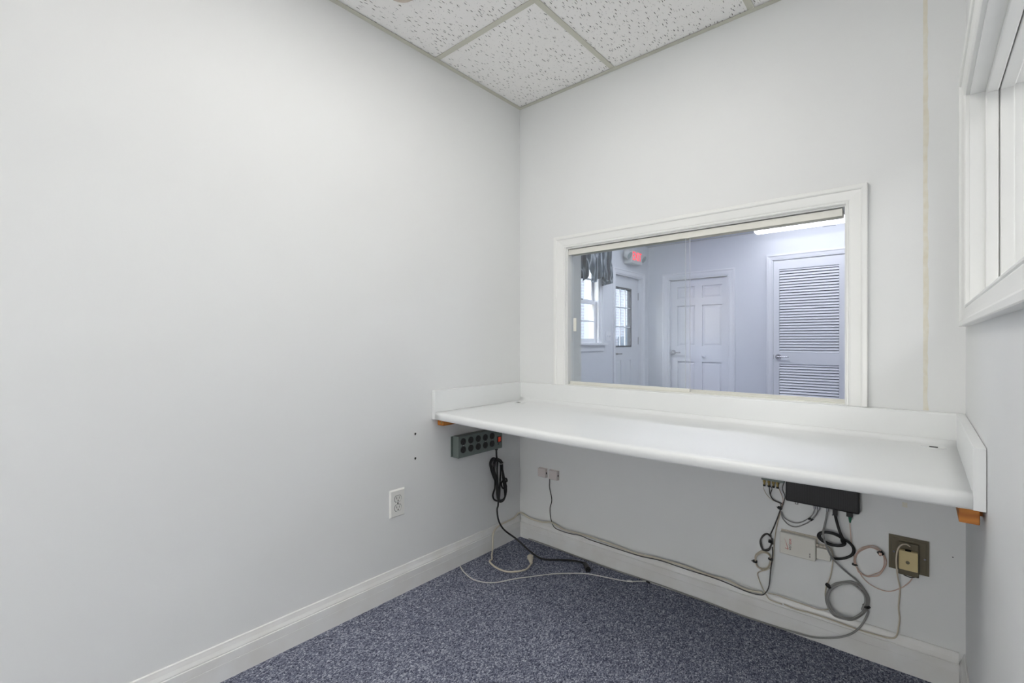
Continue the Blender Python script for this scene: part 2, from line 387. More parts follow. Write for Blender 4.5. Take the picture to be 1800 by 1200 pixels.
for yy in (-.9, -2.5):  # fill lights added in the unseen side room to brighten the office
    t = thing('side_ceiling_fill', (2.9, yy, H-.05), 'added fill light on the side room ceiling, %s' % ('beside the cased opening' if yy > -1 else 'beside the doorway'), 'ceiling light', 'added fill lights of the side room')
    part(t, 'diffuser', nb(2.6, yy-.55, H-.05, 3.2, yy+.55, H-.012, bev=.01), 'next_fill' if yy > -1 else 'next_fill_door'); part(t, 'housing', nb(2.58, yy-.57, H-.012, 3.22, yy+.57, H), 'trim_paint')
bm = bmesh.new(); cyl(bm, (.267, -1.0, H+.001), (0, 0, 1), .080, .006, 32); cyl(bm, (.267, -1.0, H-.014), (0, 0, 1), .052, .026, 32, r2=.062)
f = obj('ceiling_fitting', bm, 'beige_fitting'); tag(f, 'round beige fitting on a ceiling tile by the left wall', 'ceiling fitting')

# ---- baseboards
BBP = [(0, .1165), (.003, .1165), (.0050, .1145), (.0055, .111), (.0085, .099), (.0130, .089), (.0135, .0865), (.0125, .0845), (.016, .0825), (.016, .056), (.0152, .0552), (.016, .0544), (.016, 0), (0, 0)]
def baseboard(name, place, a, b, label):
    bm = bmesh.new(); prism(bm, BBP, place, a, b); o = obj(name, bm, 'baseboard_paint', recentre=False); o['kind'] = 'structure'; o['label'] = label
baseboard('baseboard_left', lambda u, v, d: (u, d, v), YF, 0, 'white moulded baseboard along the plain left wall')
baseboard('baseboard_back', lambda u, v, d: (d, -u, v), .016, W-.016, 'white moulded baseboard under the counter')
baseboard('baseboard_right', lambda u, v, d: (W-u, d, v), -1.55, 0, 'white moulded baseboard at the counter end wall')
baseboard('baseboard_front', lambda u, v, d: (d, YF+u, v), .016, W, 'white baseboard of the wall opposite the counter')
baseboard('baseboard_lobby', lambda u, v, d: (d, D-u, v), 0.005, .33, 'white baseboard of the lobby between the doors')

# ---- marks on walls
def jagged_strip(x0, x1, z0, z1, y, n=90):
    bm = bmesh.new(); A = []; wd = 0
    for k in range(n+1):
        z = z0+(z1-z0)*k/n; wd = max(-.4, min(.4, wd+random.uniform(-.18, .18)))
        A.append((bm.verts.new((x0+random.uniform(-.0006, .0006), y, z)), bm.verts.new((x1-.004*abs(wd)*2+random.uniform(-.0008, .0008), y, z))))
    for p, q in zip(A, A[1:]): bm.faces.new((p[0], p[1], q[1], q[0]))
    r = bmesh.ops.extrude_face_region(bm, geom=bm.faces[:]); bmesh.ops.translate(bm, verts=[v for v in r['geom'] if isinstance(v, bmesh.types.BMVert)], vec=(0, .0006, 0))
    bmesh.ops.recalc_face_normals(bm, faces=bm.faces[:]); return bm
wb = bpy.data.objects['wall_back']; wb['_o'] = (0, 0, 0)
part(wb, 'tape_residue', jagged_strip(1.7125, 1.7265, SPL+.002, H-.003, -.0005), 'tape_glue', label='long vertical strip of yellowed tape residue')
a = onY(1586, 882, 0); b = onY(1595, 892, 0); part(wb, 'tape_scrap', nb(a.x, -.0008, b.z, b.x, -.0001, a.z), 'tape_glue')
a = onY(1675, 979, 0); bm = bmesh.new(); cyl(bm, a, (0, 1, 0), .0018, .002, 9); part(wb, 'nail_hole', bm, 'gasket')
wl = bpy.data.objects['wall_left']; wl['_o'] = (0, 0, 0)
for px, py in ((730, 762), (730, 805)):
    p = onX(px, py, 0); bm = bmesh.new(); cyl(bm, p, (1, 0, 0), .0045, .003, 12); cyl(bm, p+Vector((0, -.001, -.004)), (1, 0, 0), .0028, .0026, 10); part(wl, 'screw_hole', bm, 'sheetrock_hole')

# ------------------------------------------------------------------ pass-through sliding window
t = thing('window_1', (.91, .05, WZ0), 'sliding glass pass-through window in a white moulded casing', 'window', structure=True)
ZT = 1.6356; XO0, XO1 = .246, 1.5688; ZC = .8655
n_ = (0, -1, 0)
part(t, 'casing', sweep2(bmesh.new(), CASING, (WI0, 0, ZC), (XO0, 0, ZC), (WI0, 0, WZ1), (XO0, 0, ZT), n_), 'trim_paint')
part(t, 'casing', sweep2(bmesh.new(), CASING, (WI1, 0, ZC), (XO1, 0, ZC), (WI1, 0, WZ1), (XO1, 0, ZT), n_), 'trim_paint')
part(t, 'casing', sweep2(bmesh.new(), CASING, (WI0, 0, WZ1), (XO0, 0, ZT), (WI1, 0, WZ1), (XO1, 0, ZT), n_), 'trim_paint')
part(t, 'jamb', nb(WI0, 0.001, WZ0, WI0+.006, TB+.01, WZ1), 'trim_paint')
part(t, 'jamb', nb(WI1-.004, 0.001, WZ0, WI1, TB+.01, WZ1), 'trim_paint')
part(t, 'jamb', nb(WI0+.006, 0.001, WZ1-.006, WI1-.004, TB+.01, WZ1), 'trim_paint')
part(t, 'sill', nb(WI0+.006, -.0005, WZ0, WI1-.004, TB+.012, WZ0+.0065), 'trim_paint')
bm = nb(WI0+.007, .008, WZ1-.036, WI1-.012, .0115, WZ1-.010); box(bm, WI0+.007, .0115, WZ1-.012, WI1-.012, .056, WZ1-.009); box(bm, WI0+.007, .0525, WZ1-.036, WI1-.012, .056, WZ1-.012); box(bm, WI0+.007, .031, WZ1-.030, WI1-.012, .0335, WZ1-.012)
part(t, 'top_track', bm, 'alu')
bm = nb(WI0+.007, .012, WZ0+.0066, WI1-.005, .055, WZ0+.0095); box(bm, WI0+.007, .052, WZ0+.0095, WI1-.005, .055, WZ0+.019); box(bm, WI0+.007, .031, WZ0+.0095, WI1-.005, .0335, WZ0+.0145)
part(t, 'bottom_track', bm, 'alu')
def pane(x0, x1, y, z0, z1):
    bm = nb(x0, y-.0045, z0, x1, y+.0045, z1)
    for f in bm.faces:
        if abs(f.normal.y) < .5: f.material_index = 1
    return bm
bm = pane(WI0+.014, .948, .022, WZ0+.020, WZ1-.016); p1 = part(t, 'pane', bm, ['pane', 'pane_edge'])
bm = pane(WI0+.012, .921, .043, WZ0+.012, WZ1-.016); part(t, 'pane', bm, ['pane', 'pane_edge'])
part(t, 'pane_rail', nb(WI0+.013, .0135, WZ0+.0096, .949, .0285, WZ0+.0235, bev=.001), 'alu', parent=p1)
a = onY(1008.5, 559, .018); b = onY(1013.5, 582, .018)
bm = nb(a.x, .0145, b.z, b.x, .0190, a.z, bev=.001); pl = part(t, 'finger_pull', bm, 'alu', parent=p1)

# ------------------------------------------------------------------ cased opening in the right wall
t = thing('window_2', (W, (RO0+RO1)/2, RZ0), 'white cased pass-through opening in the counter end wall', 'window', structure=True)
n_ = (-1, 0, 0); c_ = .062
part(t, 'casing', sweep2(bmesh.new(), CASING, (W, RO1, RZ0), (W, RO1+c_, RZ0-c_), (W, RO1, RZ1), (W, RO1+c_, RZ1+c_), n_), 'trim_paint')
part(t, 'casing', sweep2(bmesh.new(), CASING, (W, RO0, RZ0), (W, RO0-c_, RZ0-c_), (W, RO0, RZ1), (W, RO0-c_, RZ1+c_), n_), 'trim_paint')
part(t, 'casing', sweep2(bmesh.new(), CASING, (W, RO1, RZ1), (W, RO1+c_, RZ1+c_), (W, RO0, RZ1), (W, RO0-c_, RZ1+c_), n_), 'trim_paint')
part(t, 'casing', sweep2(bmesh.new(), CASING, (W, RO1, RZ0), (W, RO1+c_, RZ0-c_), (W, RO0, RZ0), (W, RO0-c_, RZ0-c_), n_), 'trim_paint')
for nm, dims in (('jamb', (RO1-.004, RO1)), ('jamb', (RO0, RO0+.004))):
    part(t, nm, nb(W+.0005, dims[0], RZ0, W+.13, dims[1], RZ1), 'trim_paint')
part(t, 'jamb', nb(W+.0005, RO0+.004, RZ1-.004, W+.13, RO1-.004, RZ1), 'trim_paint')
part(t, 'sill', nb(W+.0005, RO0+.004, RZ0, W+.13, RO1-.004, RZ0+.004), 'trim_paint')
for x0, x1 in ((W+.032, W+.058), (W+.0605, W+.089)):
    bm = nb(x0, RO1-.014, RZ0+.004, x1, RO1-.004, RZ1-.004, bev=.003); part(t, 'stop_strip', bm, 'trim_paint')
    bm = nb(x0, RO0+.004, RZ1-.014, x1, RO1-.0145, RZ1-.004, bev=.003); part(t, 'stop_strip', bm, 'trim_paint')
# cased doorway of the right wall, beside the camera
t = thing('trim_1', (W, -2.12, 0), 'white casing of the doorway beside the counter room', 'door casing', structure=True)
for ya, yo in ((-1.62, -1.55), (-2.62, -2.69)):
    part(t, 'casing', sweep2(bmesh.new(), CASING, (W, ya, 0), (W, yo, 0), (W, ya, 2.06), (W, yo, 2.13), n_), 'trim_paint')
part(t, 'casing', sweep2(bmesh.new(), CASING, (W, -1.62, 2.06), (W, -1.55, 2.13), (W, -2.62, 2.06), (W, -2.69, 2.13), n_), 'trim_paint')

# ------------------------------------------------------------------ counter
t = thing('counter', (W/2, -.32, DB), 'white laminate countertop with raised splash edges spanning the room', 'countertop')
def sag(x, y): return -.014*math.sin(math.pi*max(0, min(1, x/W)))*min(1, max(0, -y/DD))-.001
prof = [(-.003, DB), (-.003, DESK-.004)]
R_ = .018
prof = [(-.0015, DB), (-.0015, DESK+R_), (-SW, DESK+R_)]
prof += [(-SW-R_+R_*math.cos(a_), DESK+R_-R_*math.sin(a_)) for a_ in [math.pi/2*k/6 for k in range(1, 7)]]
prof += [(-.1+-.05*k, DESK) for k in range(0, 10)]
prof += [(-DD+.040, DESK), (-DD+.028, DESK+.0016), (-DD+.018, DESK+.0016)]
prof += [(-DD+.014-.014*math.sin(a_), DESK-.0125+.014*math.cos(a_)) for a_ in [math.pi/2*k/6 for k in range(1, 7)]]
prof += [(-DD, DB+.004), (-DD+.004, DB)]
prof += [(-.45, DB), (-.2, DB)]
bm = bmesh.new(); NX = 28; rows = []
for k in range(NX+1):
    x = .0008+(W-.0016)*k/NX
    if k == 0: x = SW
    if k == NX: x = W-SW
    rows.append([bm.verts.new((x, y_, z_+sag(x, y_))) for y_, z_ in prof])
m_ = len(prof)
for A, B in zip(rows, rows[1:]):
    for i in range(m_):
        f = bm.faces.new((A[i], A[(i+1) % m_], B[(i+1) % m_], B[i])); f.smooth = 2 <= i <= len(prof)-5
bm.faces.new(rows[0][::-1]); bm.faces.new(rows[-1]); bmesh.ops.recalc_face_normals(bm, faces=bm.faces[:])
top = part(t, 'worktop', bm, 'laminate')
sp = [(-.0015, DESK+R_-.001), (-.0015, SPL-.001), (-.004, SPL), (-SW+.006, SPL)] + [(-SW+.006-.006*math.sin(a_), SPL-.006+.006*math.cos(a_)) for a_ in [math.pi/2*k/4 for k in range(1, 5)]] + [(-SW, DESK+R_-.001)]
bm = bmesh.new(); prism(bm, sp, lambda u, v, d: (d, u, v), SW, W-SW); part(t, 'back_splash', bm, 'laminate')
for x0, x1 in ((.001, SW), (W-SW, W-.001)):
    part(t, 'side_splash', nb(x0, -DD, DB-.002, x1, -.0015, SPL, bev=.0012), 'laminate')
for (gx_, gy_) in ((.096, -.112), (1.736, -.086)):
    bm = bmesh.new(); z_ = DESK+sag(gx_, gy_)
    cyl(bm, (gx_, gy_, z_+.0015), (0, 0, 1), .030, .004, 28, r2=.0285); g = part(t, 'grommet_cover', bm, 'laminate')
    bm = nb(gx_-.010, gy_-.022, z_+.002, gx_+.010, gy_-.006, z_+.0042); part(t, 'cord_slot', bm, 'dark_slot', parent=g)

p = thing('wood_cleat', (.03, -.3, .70), 'orange pine cleat under the counter beside the grey power strip', 'wood cleat', 'counter cleats')
bm = nb(.001, -.60, .700, .042, -.02, .7285, bev=.002); part(p, 'block', bm, 'pine')
bm = bmesh.new(); cyl(bm, (.030, -.6005, .715), (0, 1, 0), .006, .003, 14); part(p, 'knot', bm, 'brass')
p = thing('wood_cleat', (W-.02, -.3, .69), 'stained orange pine cleat under the counter by the end wall', 'wood cleat', 'counter cleats')
bm = nb(1.770, -.60, .692, 1.8035, -.02, .7285, bev=.002); part(p, 'block', bm, 'pine'); part(p, 'packing_shim', nb(1.8035, -.55, .70, W-.001, -.05, .725), 'pine')

# ------------------------------------------------------------------ outlet on the left wall
oy, oz = -.8255, .395
t = thing('wall_outlet', (0, oy, oz-.0575), 'white duplex wall outlet on the plain wall above the baseboard', 'outlet')
bm = bmesh.new(); r = bmesh.ops.create_cube(bm, size=1); bmesh.ops.transform(bm, matrix=Matrix.Translation((.0035, oy, oz)) @ Matrix.Diagonal((.007, .078, .119, 1)), verts=r['verts'])
for v in bm.verts:
    if v.co.x > .003: v.co.y = oy+(v.co.y-oy)*.86; v.co.z = oz+(v.co.z-oz)*.91
pl = part(t, 'cover_plate', bm, 'white_plastic')
for s in (-1, 1):
    zc = oz+s*.0195
    pts = [(oy+.0165*math.cos(q), zc+max(-.0125, min(.0125, .0165*math.sin(q)))) for q in [2*math.pi*k/28 for k in range(28)]]
    bm = bmesh.new(); prism(bm, pts, lambda u, v, d: (d, u, v), .0065, .0088); rc = part(t, 'receptacle', bm, 'white_plastic')
    bm = nb(.0086, oy-.0075, zc-.001, .0092, oy-.0055, zc+.008); box(bm, .0086, oy+.0055, zc-.001, .0092, oy+.0075, zc+.008); cyl(bm, (.0088, oy, zc-.007), (1, 0, 0), .0026, .0008, 10)
    part(t, 'slots', bm, 'dark_slot', parent=rc)
    bm = bmesh.new(); prism(bm, [(oy+.0185*math.cos(q), zc+max(-.0142, min(.0142, .0185*math.sin(q)))) for q in [2*math.pi*k/28 for k in range(28)]], lambda u, v, d: (d, u, v), .0060, .0071)
    part(t, 'shadow_gap', bm, 'gasket', parent=rc)
bm = bmesh.new(); cyl(bm, (.0072, oy, oz), (1, 0, 0), .0032, .0014, 12); part(t, 'screw', bm, 'dark_slot')

# ------------------------------------------------------------------ grey power strip with its cord
t = thing('power_strip', (0, -.35, .53), 'grey metal ten-outlet power strip with coiled black cord on wall', 'power strip')
y0, y1, z0, z1 = -.507, -.196, .5315, .6355; dx = .043
part(t, 'housing', nb(.002, y0, z0, dx, y1, z1, bev=.0022), 'grey_metal')
part(t, 'mounting_flange', nb(.0005, y0-.011, z0+.004, .0025, y1+.008, z1-.002), 'grey_metal')
def loc_face(px, py): return onX(px, py, dx)
cols = [(814.2, 776, 790), (827.5, 773.2, 787.2), (840.5, 770.7, 784.5), (853, 768.5, 782), (865, 766, 779.5)]
for cx_, pt, pb in cols:
    for py in (pt, pb):
        c = loc_face(cx_, py)
        bm = bmesh.new(); cyl(bm, (dx+.0005, c.y, c.z), (1, 0, 0), .0172, .004, 24, r2=.0165); so = part(t, 'socket', bm, 'black_plastic')
        bm = nb(dx+.0024, c.y-.0075, c.z, dx+.003, c.y-.0052, c.z+.008); box(bm, dx+.0024, c.y+.0052, c.z, dx+.003, c.y+.0075, c.z+.008); cyl(bm, (dx+.0026, c.y, c.z-.007), (1, 0, 0), .0026, .0008, 10)
        part(t, 'slots', bm, 'dark_slot', parent=so)
    c = loc_face(cx_, (pt+pb)/2); bm = bmesh.new(); cyl(bm, (dx+.0005, c.y, c.z), (1, 0, 0), .0028, .003, 10); part(t, 'screw', bm, 'chrome')
c = loc_face(877, 771.5)
fr = part(t, 'switch_frame', nb(dx-.001, c.y-.0135, c.z-.0165, dx+.003, c.y+.0135, c.z+.0165), 'black_plastic')
part(t, 'rocker', nb(dx+.002, c.y-.009, c.z-.012, dx+.006, c.y+.009, c.z+.012, bev=.0015), 'red_switch', parent=fr)
c = loc_face(876, 780); part(t, 'reset_label', nb(dx-.001, c.y-.006, c.z-.002, dx+.0006, c.y+.006, c.z+.002), 'dark_slot')
# cord: out of the underside, hanging coil, then down to the floor and the plug by the back wall
def U(x_, y_, off): return onX(780+x_/8, 750+y_/8, off)
bm = bmesh.new(); c = U(740, 320, .026); cyl(bm, (c.x, c.y, z0-.004), (0, 0, 1), .008, .012, 14); part(t, 'strain_relief', bm, 'black_rubber')
P = [Vector((c.x, c.y, z0)), U(742, 400, .026), U(745, 450, .024)]
loops = [((690, 440), (650, 520), (690, 680), (750, 830), (760, 1000), (800, 1055), (860, 980), (830, 700), (820, 500), (760, 450)),
         ((700, 460), (665, 540), (715, 700), (720, 850), (690, 960), (715, 1025), (775, 1020), (790, 800), (800, 520), (745, 460)),
         ((720, 470), (690, 560), (735, 720), (770, 900), (790, 1040), (850, 1010), (880, 900), (870, 780), (890, 760), (870, 725), (810, 790), (830, 860), (880, 850), (860, 760), (800, 500)),
         ((735, 480), (715, 600), (745, 760), (745, 920), (765, 1020), (835, 1020), (870, 930), (835, 720), (815, 540), (765, 480))]
for k, lp in enumerate(loops):
    for i, (u, v) in enumerate(lp): P.append(U(u, v, .012+.0085*k+(.006 if i % 3 == 1 else 0)))
P += [U(750, 620, .05), U(765, 850, .05), U(768, 1000, .045)]
for px, py, off in ((875.5, 888, .040), (873.8, 897, .040)): P.append(onX(px, py, off))
for px, py, z in ((877, 916, None), (887, 931.5, None)): P.append(onX(px, py, .05+(.02 if py > 920 else 0)))
P += [onZ(909, 948, .085), onZ(934.7, 971, .025), onZ(954, 982, .0075), onZ(986, 983.5, .0065), onZ(1012, 985.5, .0065), onZ(1028, 989.5, .009)]
part(t, 'cord', nt_(P, .0046, seg=8, n=5), 'black_rubber')
e_ = onZ(1028, 989.5, .010); g_ = onZ(1034, 1001, .012); dr = (g_-e_).normalized()
bm = bmesh.new(); cyl(bm, (e_+g_)/2, dr, .0085, (g_-e_).length, 14, r2=.0135); pg = part(t, 'plug', bm, 'black_rubber')
bm = bmesh.new(); s_ = dr.cross(Vector((0, 0, 1)))
for k in (-1, 1): cyl(bm, g_+dr*.008+s_*k*.0055, dr, .0022, .018, 8)
part(t, 'prongs', bm, 'chrome', parent=pg)
bm = bmesh.new()
for k in range(1): tube(bm, [U(805+38*math.cos(q), 505+18*math.sin(q), .030+.022*math.sin(q)) for q in [2*math.pi*j/14 for j in range(15)]], .0016, seg=6, n=2)
part(t, 'twist_tie', bm, 'cable_lightgrey')

# ------------------------------------------------------------------ cables: traces on the back wall
def Q(x_, y_): return 1300+x_/3.333, 820+y_/3.333
def G(x_, y_): return 780+x_/3.103, 860+y_/3.103
def bw(pxy, off):
    p_ = onY(pxy[0], pxy[1], -off)
    if p_.z < .14:                                    # comes forward over the baseboard
        k = max(0, min(1, (.14-p_.z)/.02)); p_ = onY(pxy[0], pxy[1], -(off+(.0165)*k))
    return p_
def cable(name, P, r, m, label, cat='cable', group=None, **k):
    o = obj(name, nt_(P, r, **k), m); tag(o, label, cat, group); return o
def tie(root, p, d, r, w_=.004, m='black_plastic', tail=None):
    bm = bmesh.new(); cyl(bm, p, d, r, w_*1.6, 12)
    if tail: tube(bm, [p, p+Vector(tail)*.5, p+Vector(tail)], .0018, seg=5, n=2)
    return part(root, 'cable_tie', bm, m)

# white extension cord: along the baseboard top, round the corner, down to the carpet
P = [bw(G(*q), .0052) for q in ((1740, 563), (1640, 543), (1550, 496), (1450, 469), (1300, 414), (1150, 371), (1050, 349), (900, 294), (760, 247), (660, 221), (590, 181), (530, 176), (470, 157))]
P += [Vector((.012, -.012, .132))]
P += [onX(*G(380, 157), .012), onX(*G(310, 192), .016), onX(*G(280, 218), .020), onX(*G(269, 248), .0235), onX(*G(268, 290), .0245), onZ(*G(265, 338), .008), onZ(*G(262, 360), .0055), onZ(*G(263, 380), .0055), onZ(*G(250, 393), .0055)]
P += [onZ(*G(*q), .0055) for q in ((285, 425), (340, 447), (400, 447), (450, 435), (470, 415))] + [onZ(*G(477, 402), .006)]
t = thing('extension_cord', onZ(*G(400, 447), 0), 'off-white extension cord along the baseboard, its plug on the carpet', 'power cord')
part(t, 'cord', nt_(P, .0043, seg=8, n=6), 'cable_white')
a = onZ(*G(477, 402), .008); b = onZ(*G(472, 370), .012); dr = (b-a).normalized()
bm = bmesh.new(); cyl(bm, (a+b)/2, dr, .007, (b-a).length, 16, r2=.013); cyl(bm, b+Vector((0, 0, .0015)), (.05, -.1, 1), .0165, .013, 24, r2=.0145)
pg = part(t, 'plug', bm, 'cable_white')

# black phone line from the jack down to the baseboard
R2 = lambda x_, y_: (920+x_/7.5, 800+y_/7.5)
P = [onY(*R2(345, 315), -.016)] + [bw(R2(*q), .004) for q in ((345, 360), (346, 430), (374, 585), (352, 690), (356, 800), (375, 880))] + [bw(R2(*q), .0125) for q in ((410, 950), (480, 988), (600, 1028), (750, 1058))]
P += [bw(G(*q), .0125) for q in ((800, 275), (900, 308), (1060, 360), (1180, 387), (1330, 437), (1500, 492), (1650, 555), (1725, 574), (1752, 566))]
P += [bw(Q(*q), .020) for q in ((172, 700), (182, 610), (193, 520), (192, 470))]
phone = cable('phone_cable', P, .0021, 'cable_dark', 'thin black phone cable from the white wall jacks to the wire bundle')
# light grey network cable lying on the carpet
P = [onX(*G(88, 412), .02)] + [onZ(*G(*q), .004) for q in ((95, 428), (112, 452), (160, 490), (230, 507), (300, 505), (380, 488), (500, 472), (600, 460), (720, 457), (800, 462), (900, 482), (1000, 500), (1060, 501), (1106, 500))]
t = thing('floor_cable', onZ(*G(300, 505), 0), 'light grey thin cable lying in a curve across the blue carpet', 'cable')
part(t, 'cord', nt_(P, .0026, seg=8, n=6), 'cable_lightgrey')
a = onZ(*G(1106, 500), .004); b = onZ(*G(1122, 508), .004); bm = bmesh.new(); cyl(bm, (a+b)/2, (b-a), .0042, (b-a).length, 10); part(t, 'end_connector', bm, 'black_plastic')
a = onZ(*G(1000, 500), .004); b = onZ(*G(1028, 501.5), .004); bm = bmesh.new(); cyl(bm, (a+b)/2, (b-a), .0034, (b-a).length, 10); part(t, 'sleeve', bm, 'white_plastic')

# ------------------------------------------------------------------ phone jacks
def jack(x0, z0, x1, z1, d, label):
    t = thing('phone_jack', ((x0+x1)/2, -.0, z0), label, 'phone jack')
    part(t, 'cover', nb(x0, -d, z0, x1, -.004, z1, bev=.0025), 'jack_plastic'); part(t, 'base', nb(x0+.001, -.004, z0-.001, x1+.001, -.0005, z1+.001), 'jack_plastic')
    part(t, 'socket', nb(x1-.0005, -d+.007, (z0+z1)/2-.005, x1+.0006, -d+.014, (z0+z1)/2+.005), 'dark_slot'); return t
jack(.142, .362, .193, .408, .020, 'white surface phone jack closest to the room corner')
jack(.213, .361, .269, .409, .020, 'white surface phone jack with the thin black cable below')

# ------------------------------------------------------------------ black modem on the wall
t = thing('modem', (1.436, -.02, .495), 'black ribbed modem hung on the wall under the counter', 'modem')
x0, x1, z0, z1, d = 1.324, 1.548, .4955, .655, .034
part(t, 'body', nb(x0, -d, z0, x1, -.003, z1, bev=.005), 'black_plastic')
me = mesh_of(nb(-.0011, -.0014, 0, .0011, 0, z1-z0-.016), 'black_plastic')
for k in range(40):
    piece(t, 'rib', me, (x0+.012+k*(x1-x0-.024)/39, -d+.0002, z0+.008))
a = onY(*Q(335, 215), -.02); part(t, 'cable_hook', nt_([(a.x-.005, -.02, z0+.003), (a.x-.005, -.02, z0-.008), (a.x+.004, -.02, z0-.008), (a.x+.004, -.02, z0+.003)], .0013, n=1, seg=6), 'black_plastic')
c = onY(*Q(645, 290), -.02)
pw = part(t, 'power_plug', nb(c.x-.009, -.027, z0-.016, c.x+.009, -.013, z0+.001, bev=.0015), 'black_plastic')
bm = bmesh.new(); cyl(bm, (c.x+.001, -.02, z0-.026), (0, 0, -1), .0055, .021, 12, r2=.0025); part(t, 'green_tip', bm, 'green_plug', parent=pw)
CX = []
for q in ((440, 240), (462, 245), (515, 250)):
    c = onY(*Q(*q), -.02); CX.append(c); bm = bmesh.new(); cyl(bm, (c.x, -.02, z0-.006), (0, 0, 1), .0042, .014, 10); part(t, 'coax_connector', bm, 'chrome')
c = onY(*Q(560, 262), -.02); CX.append(c)
bm = nb(c.x-.007, -.026, z0-.021, c.x+.007, -.014, z0+.001, bev=.001); for_ = part(t, 'plug_housing', bm, 'black_plastic')
bm = bmesh.new()
for s in (-1, 1): cyl(bm, (c.x+s*.007, -.022, z0-.021), (0, -1, 0), .0022, .004, 8)
part(t, 'thumb_screws', bm, 'chrome', parent=for_)

# ------------------------------------------------------------------ splitter with its wires
t = thing('cable_splitter', (1.28, -.012, .556), 'small metal coax splitter with thin wires beside the black modem', 'splitter')
part(t, 'body', nb(1.240, -.024, .556, 1.318, -.001, .60, bev=.002), 'grey_metal')
for q in (145, 172, 198, 222):
    c = onY(*Q(q, 92), -.013); bm = bmesh.new(); cyl(bm, (c.x, -.013, .5515), (0, 0, 1), .0052, .012, 6); cyl(bm, (c.x, -.013, .541), (0, 0, 1), .0034, .014, 10)
    co = part(t, 'connector', bm, 'brass'); bm = bmesh.new(); cyl(bm, (c.x, -.013, .5335), (0, 0, 1), .0045, .006, 10); part(t, 'boot', bm, 'black_plastic', parent=co)
wires = [('cable_beige', .0011, [(148, 100), (140, 125), (160, 165), (195, 197), (242, 214), (246, 240)]),
         ('cable_dark', .0018, [(172, 105), (178, 160), (198, 192), (225, 205), (248, 218), (244, 242)]),
         ('cable_dark', .0014, [(178, 110), (190, 130), (180, 165), (200, 197), (238, 216), (240, 243)]),
         ('cable_pink', .0012, [(222, 108), (240, 150), (254, 190), (250, 225), (242, 242)]),
         ('cable_dark', .0015, [(264, 85), (250, 128), (266, 172), (258, 210), (248, 240)])]
for m, r, pts in wires:
    part(t, 'wire', nt_([bw(Q(*q), .014 if i < 1 else .006+.002*(i % 2)) for i, q in enumerate(pts)], r, seg=6), m)
c = bw(Q(236, 242), .006); tie(t, c, (.35, 0, 1), .0078, .005, tail=(-.010, -.004, .003))

# pair of grey coax jumpers: tie -> modem
t = thing('coax_jumper', bw(Q(330, 350), 0), 'pair of grey jumper cables looping down from the black modem', 'cable')
part(t, 'cord', nt_([Vector((CX[1].x, -.02, .487))]+[bw(Q(*q), o) for q, o in (((452, 275), .017), ((420, 312), .008), ((385, 335), .005), ((330, 352), .004), ((285, 338), .004), ((252, 300), .004), ((243, 265), .005))], .0022), 'cable_grey')
part(t, 'cord', nt_([Vector((CX[0].x, -.02, .487))]+[bw(Q(*q), o) for q, o in (((432, 272), .017), ((405, 302), .010), ((350, 328), .009), ((300, 322), .008), ((260, 295), .008), ((246, 262), .009))], .0019), 'cable_grey')
for q in ((410, 303), (424, 310)):
    c = bw(Q(*q), .010); bm = bmesh.new(); cyl(bm, c, bw(Q(q[0]-10, q[1]+6), .009)-c, .0034, .010, 8); part(t, 'marker_sleeve', bm, 'black_plastic')

def ellipse(cx_, cy_, rx, ry, a0, turns, off, tilt=0, drift=0, jit=3, per=12, grow=0):
    out = []; n_ = int(per*abs(turns))
    for k in range(n_+1):
        a_ = a0+2*math.pi*turns*k/n_; f_ = 1+grow*k/n_
        u = rx*f_*math.cos(a_)+random.uniform(-jit, jit); v = ry*f_*math.sin(a_)+random.uniform(-jit, jit)
        out.append(bw(Q(cx_+u*math.cos(tilt)-v*math.sin(tilt), cy_+u*math.sin(tilt)+v*math.cos(tilt)), off+drift*k/n_))
    return out
# dark drop cable with a small loop
P = [bw(Q(*q), .005) for q in ((240, 250), (222, 300), (200, 355), (182, 395))] + ellipse(156, 443, 38, 52, -.9, -1.9, .0045, tilt=.1, drift=.006, grow=-.18) + [bw(Q(*q), .012) for q in ((190, 420), (195, 455))]
t = thing('drop_cable', bw(Q(156, 493), 0), 'dark drop cable with a small loop left of the white modem', 'cable')
part(t, 'cord', nt_(P, .0022), 'cable_dark'); tie(t, bw(Q(180, 437), .009), (.1, 0, 1), .0068, .006)
# beige coil with long tail
P = [bw(Q(*q), .004) for q in ((243, 262), (226, 315), (212, 380), (203, 450), (197, 520), (188, 570))] + ellipse(138, 548, 51, 57, .5, 3.0, .0040, drift=.011, jit=4, grow=-.2) + [bw(Q(*q), o) for q, o in (((186, 585), .012), ((160, 603), .010), ((120, 614), .006), ((105, 626), .004), ((112, 655), .004), ((128, 695), .004), ((146, 730), .006), ((158, 752), .004), ((180, 780), .004), ((250, 806), .004))]
t = thing('cable_coil', bw(Q(138, 600), 0), 'small beige cable coil with two black ties by the baseboard', 'cable coil')
part(t, 'cord', nt_(P, .0019), 'cable_beige')
tie(t, bw(Q(90, 554), .010), (0, 0, 1), .0085, .004, tail=(-.012, -.003, 0)); tie(t, bw(Q(183, 540), .010), (0, 0, 1), .0085, .004, tail=(-.008, -.006, .002))

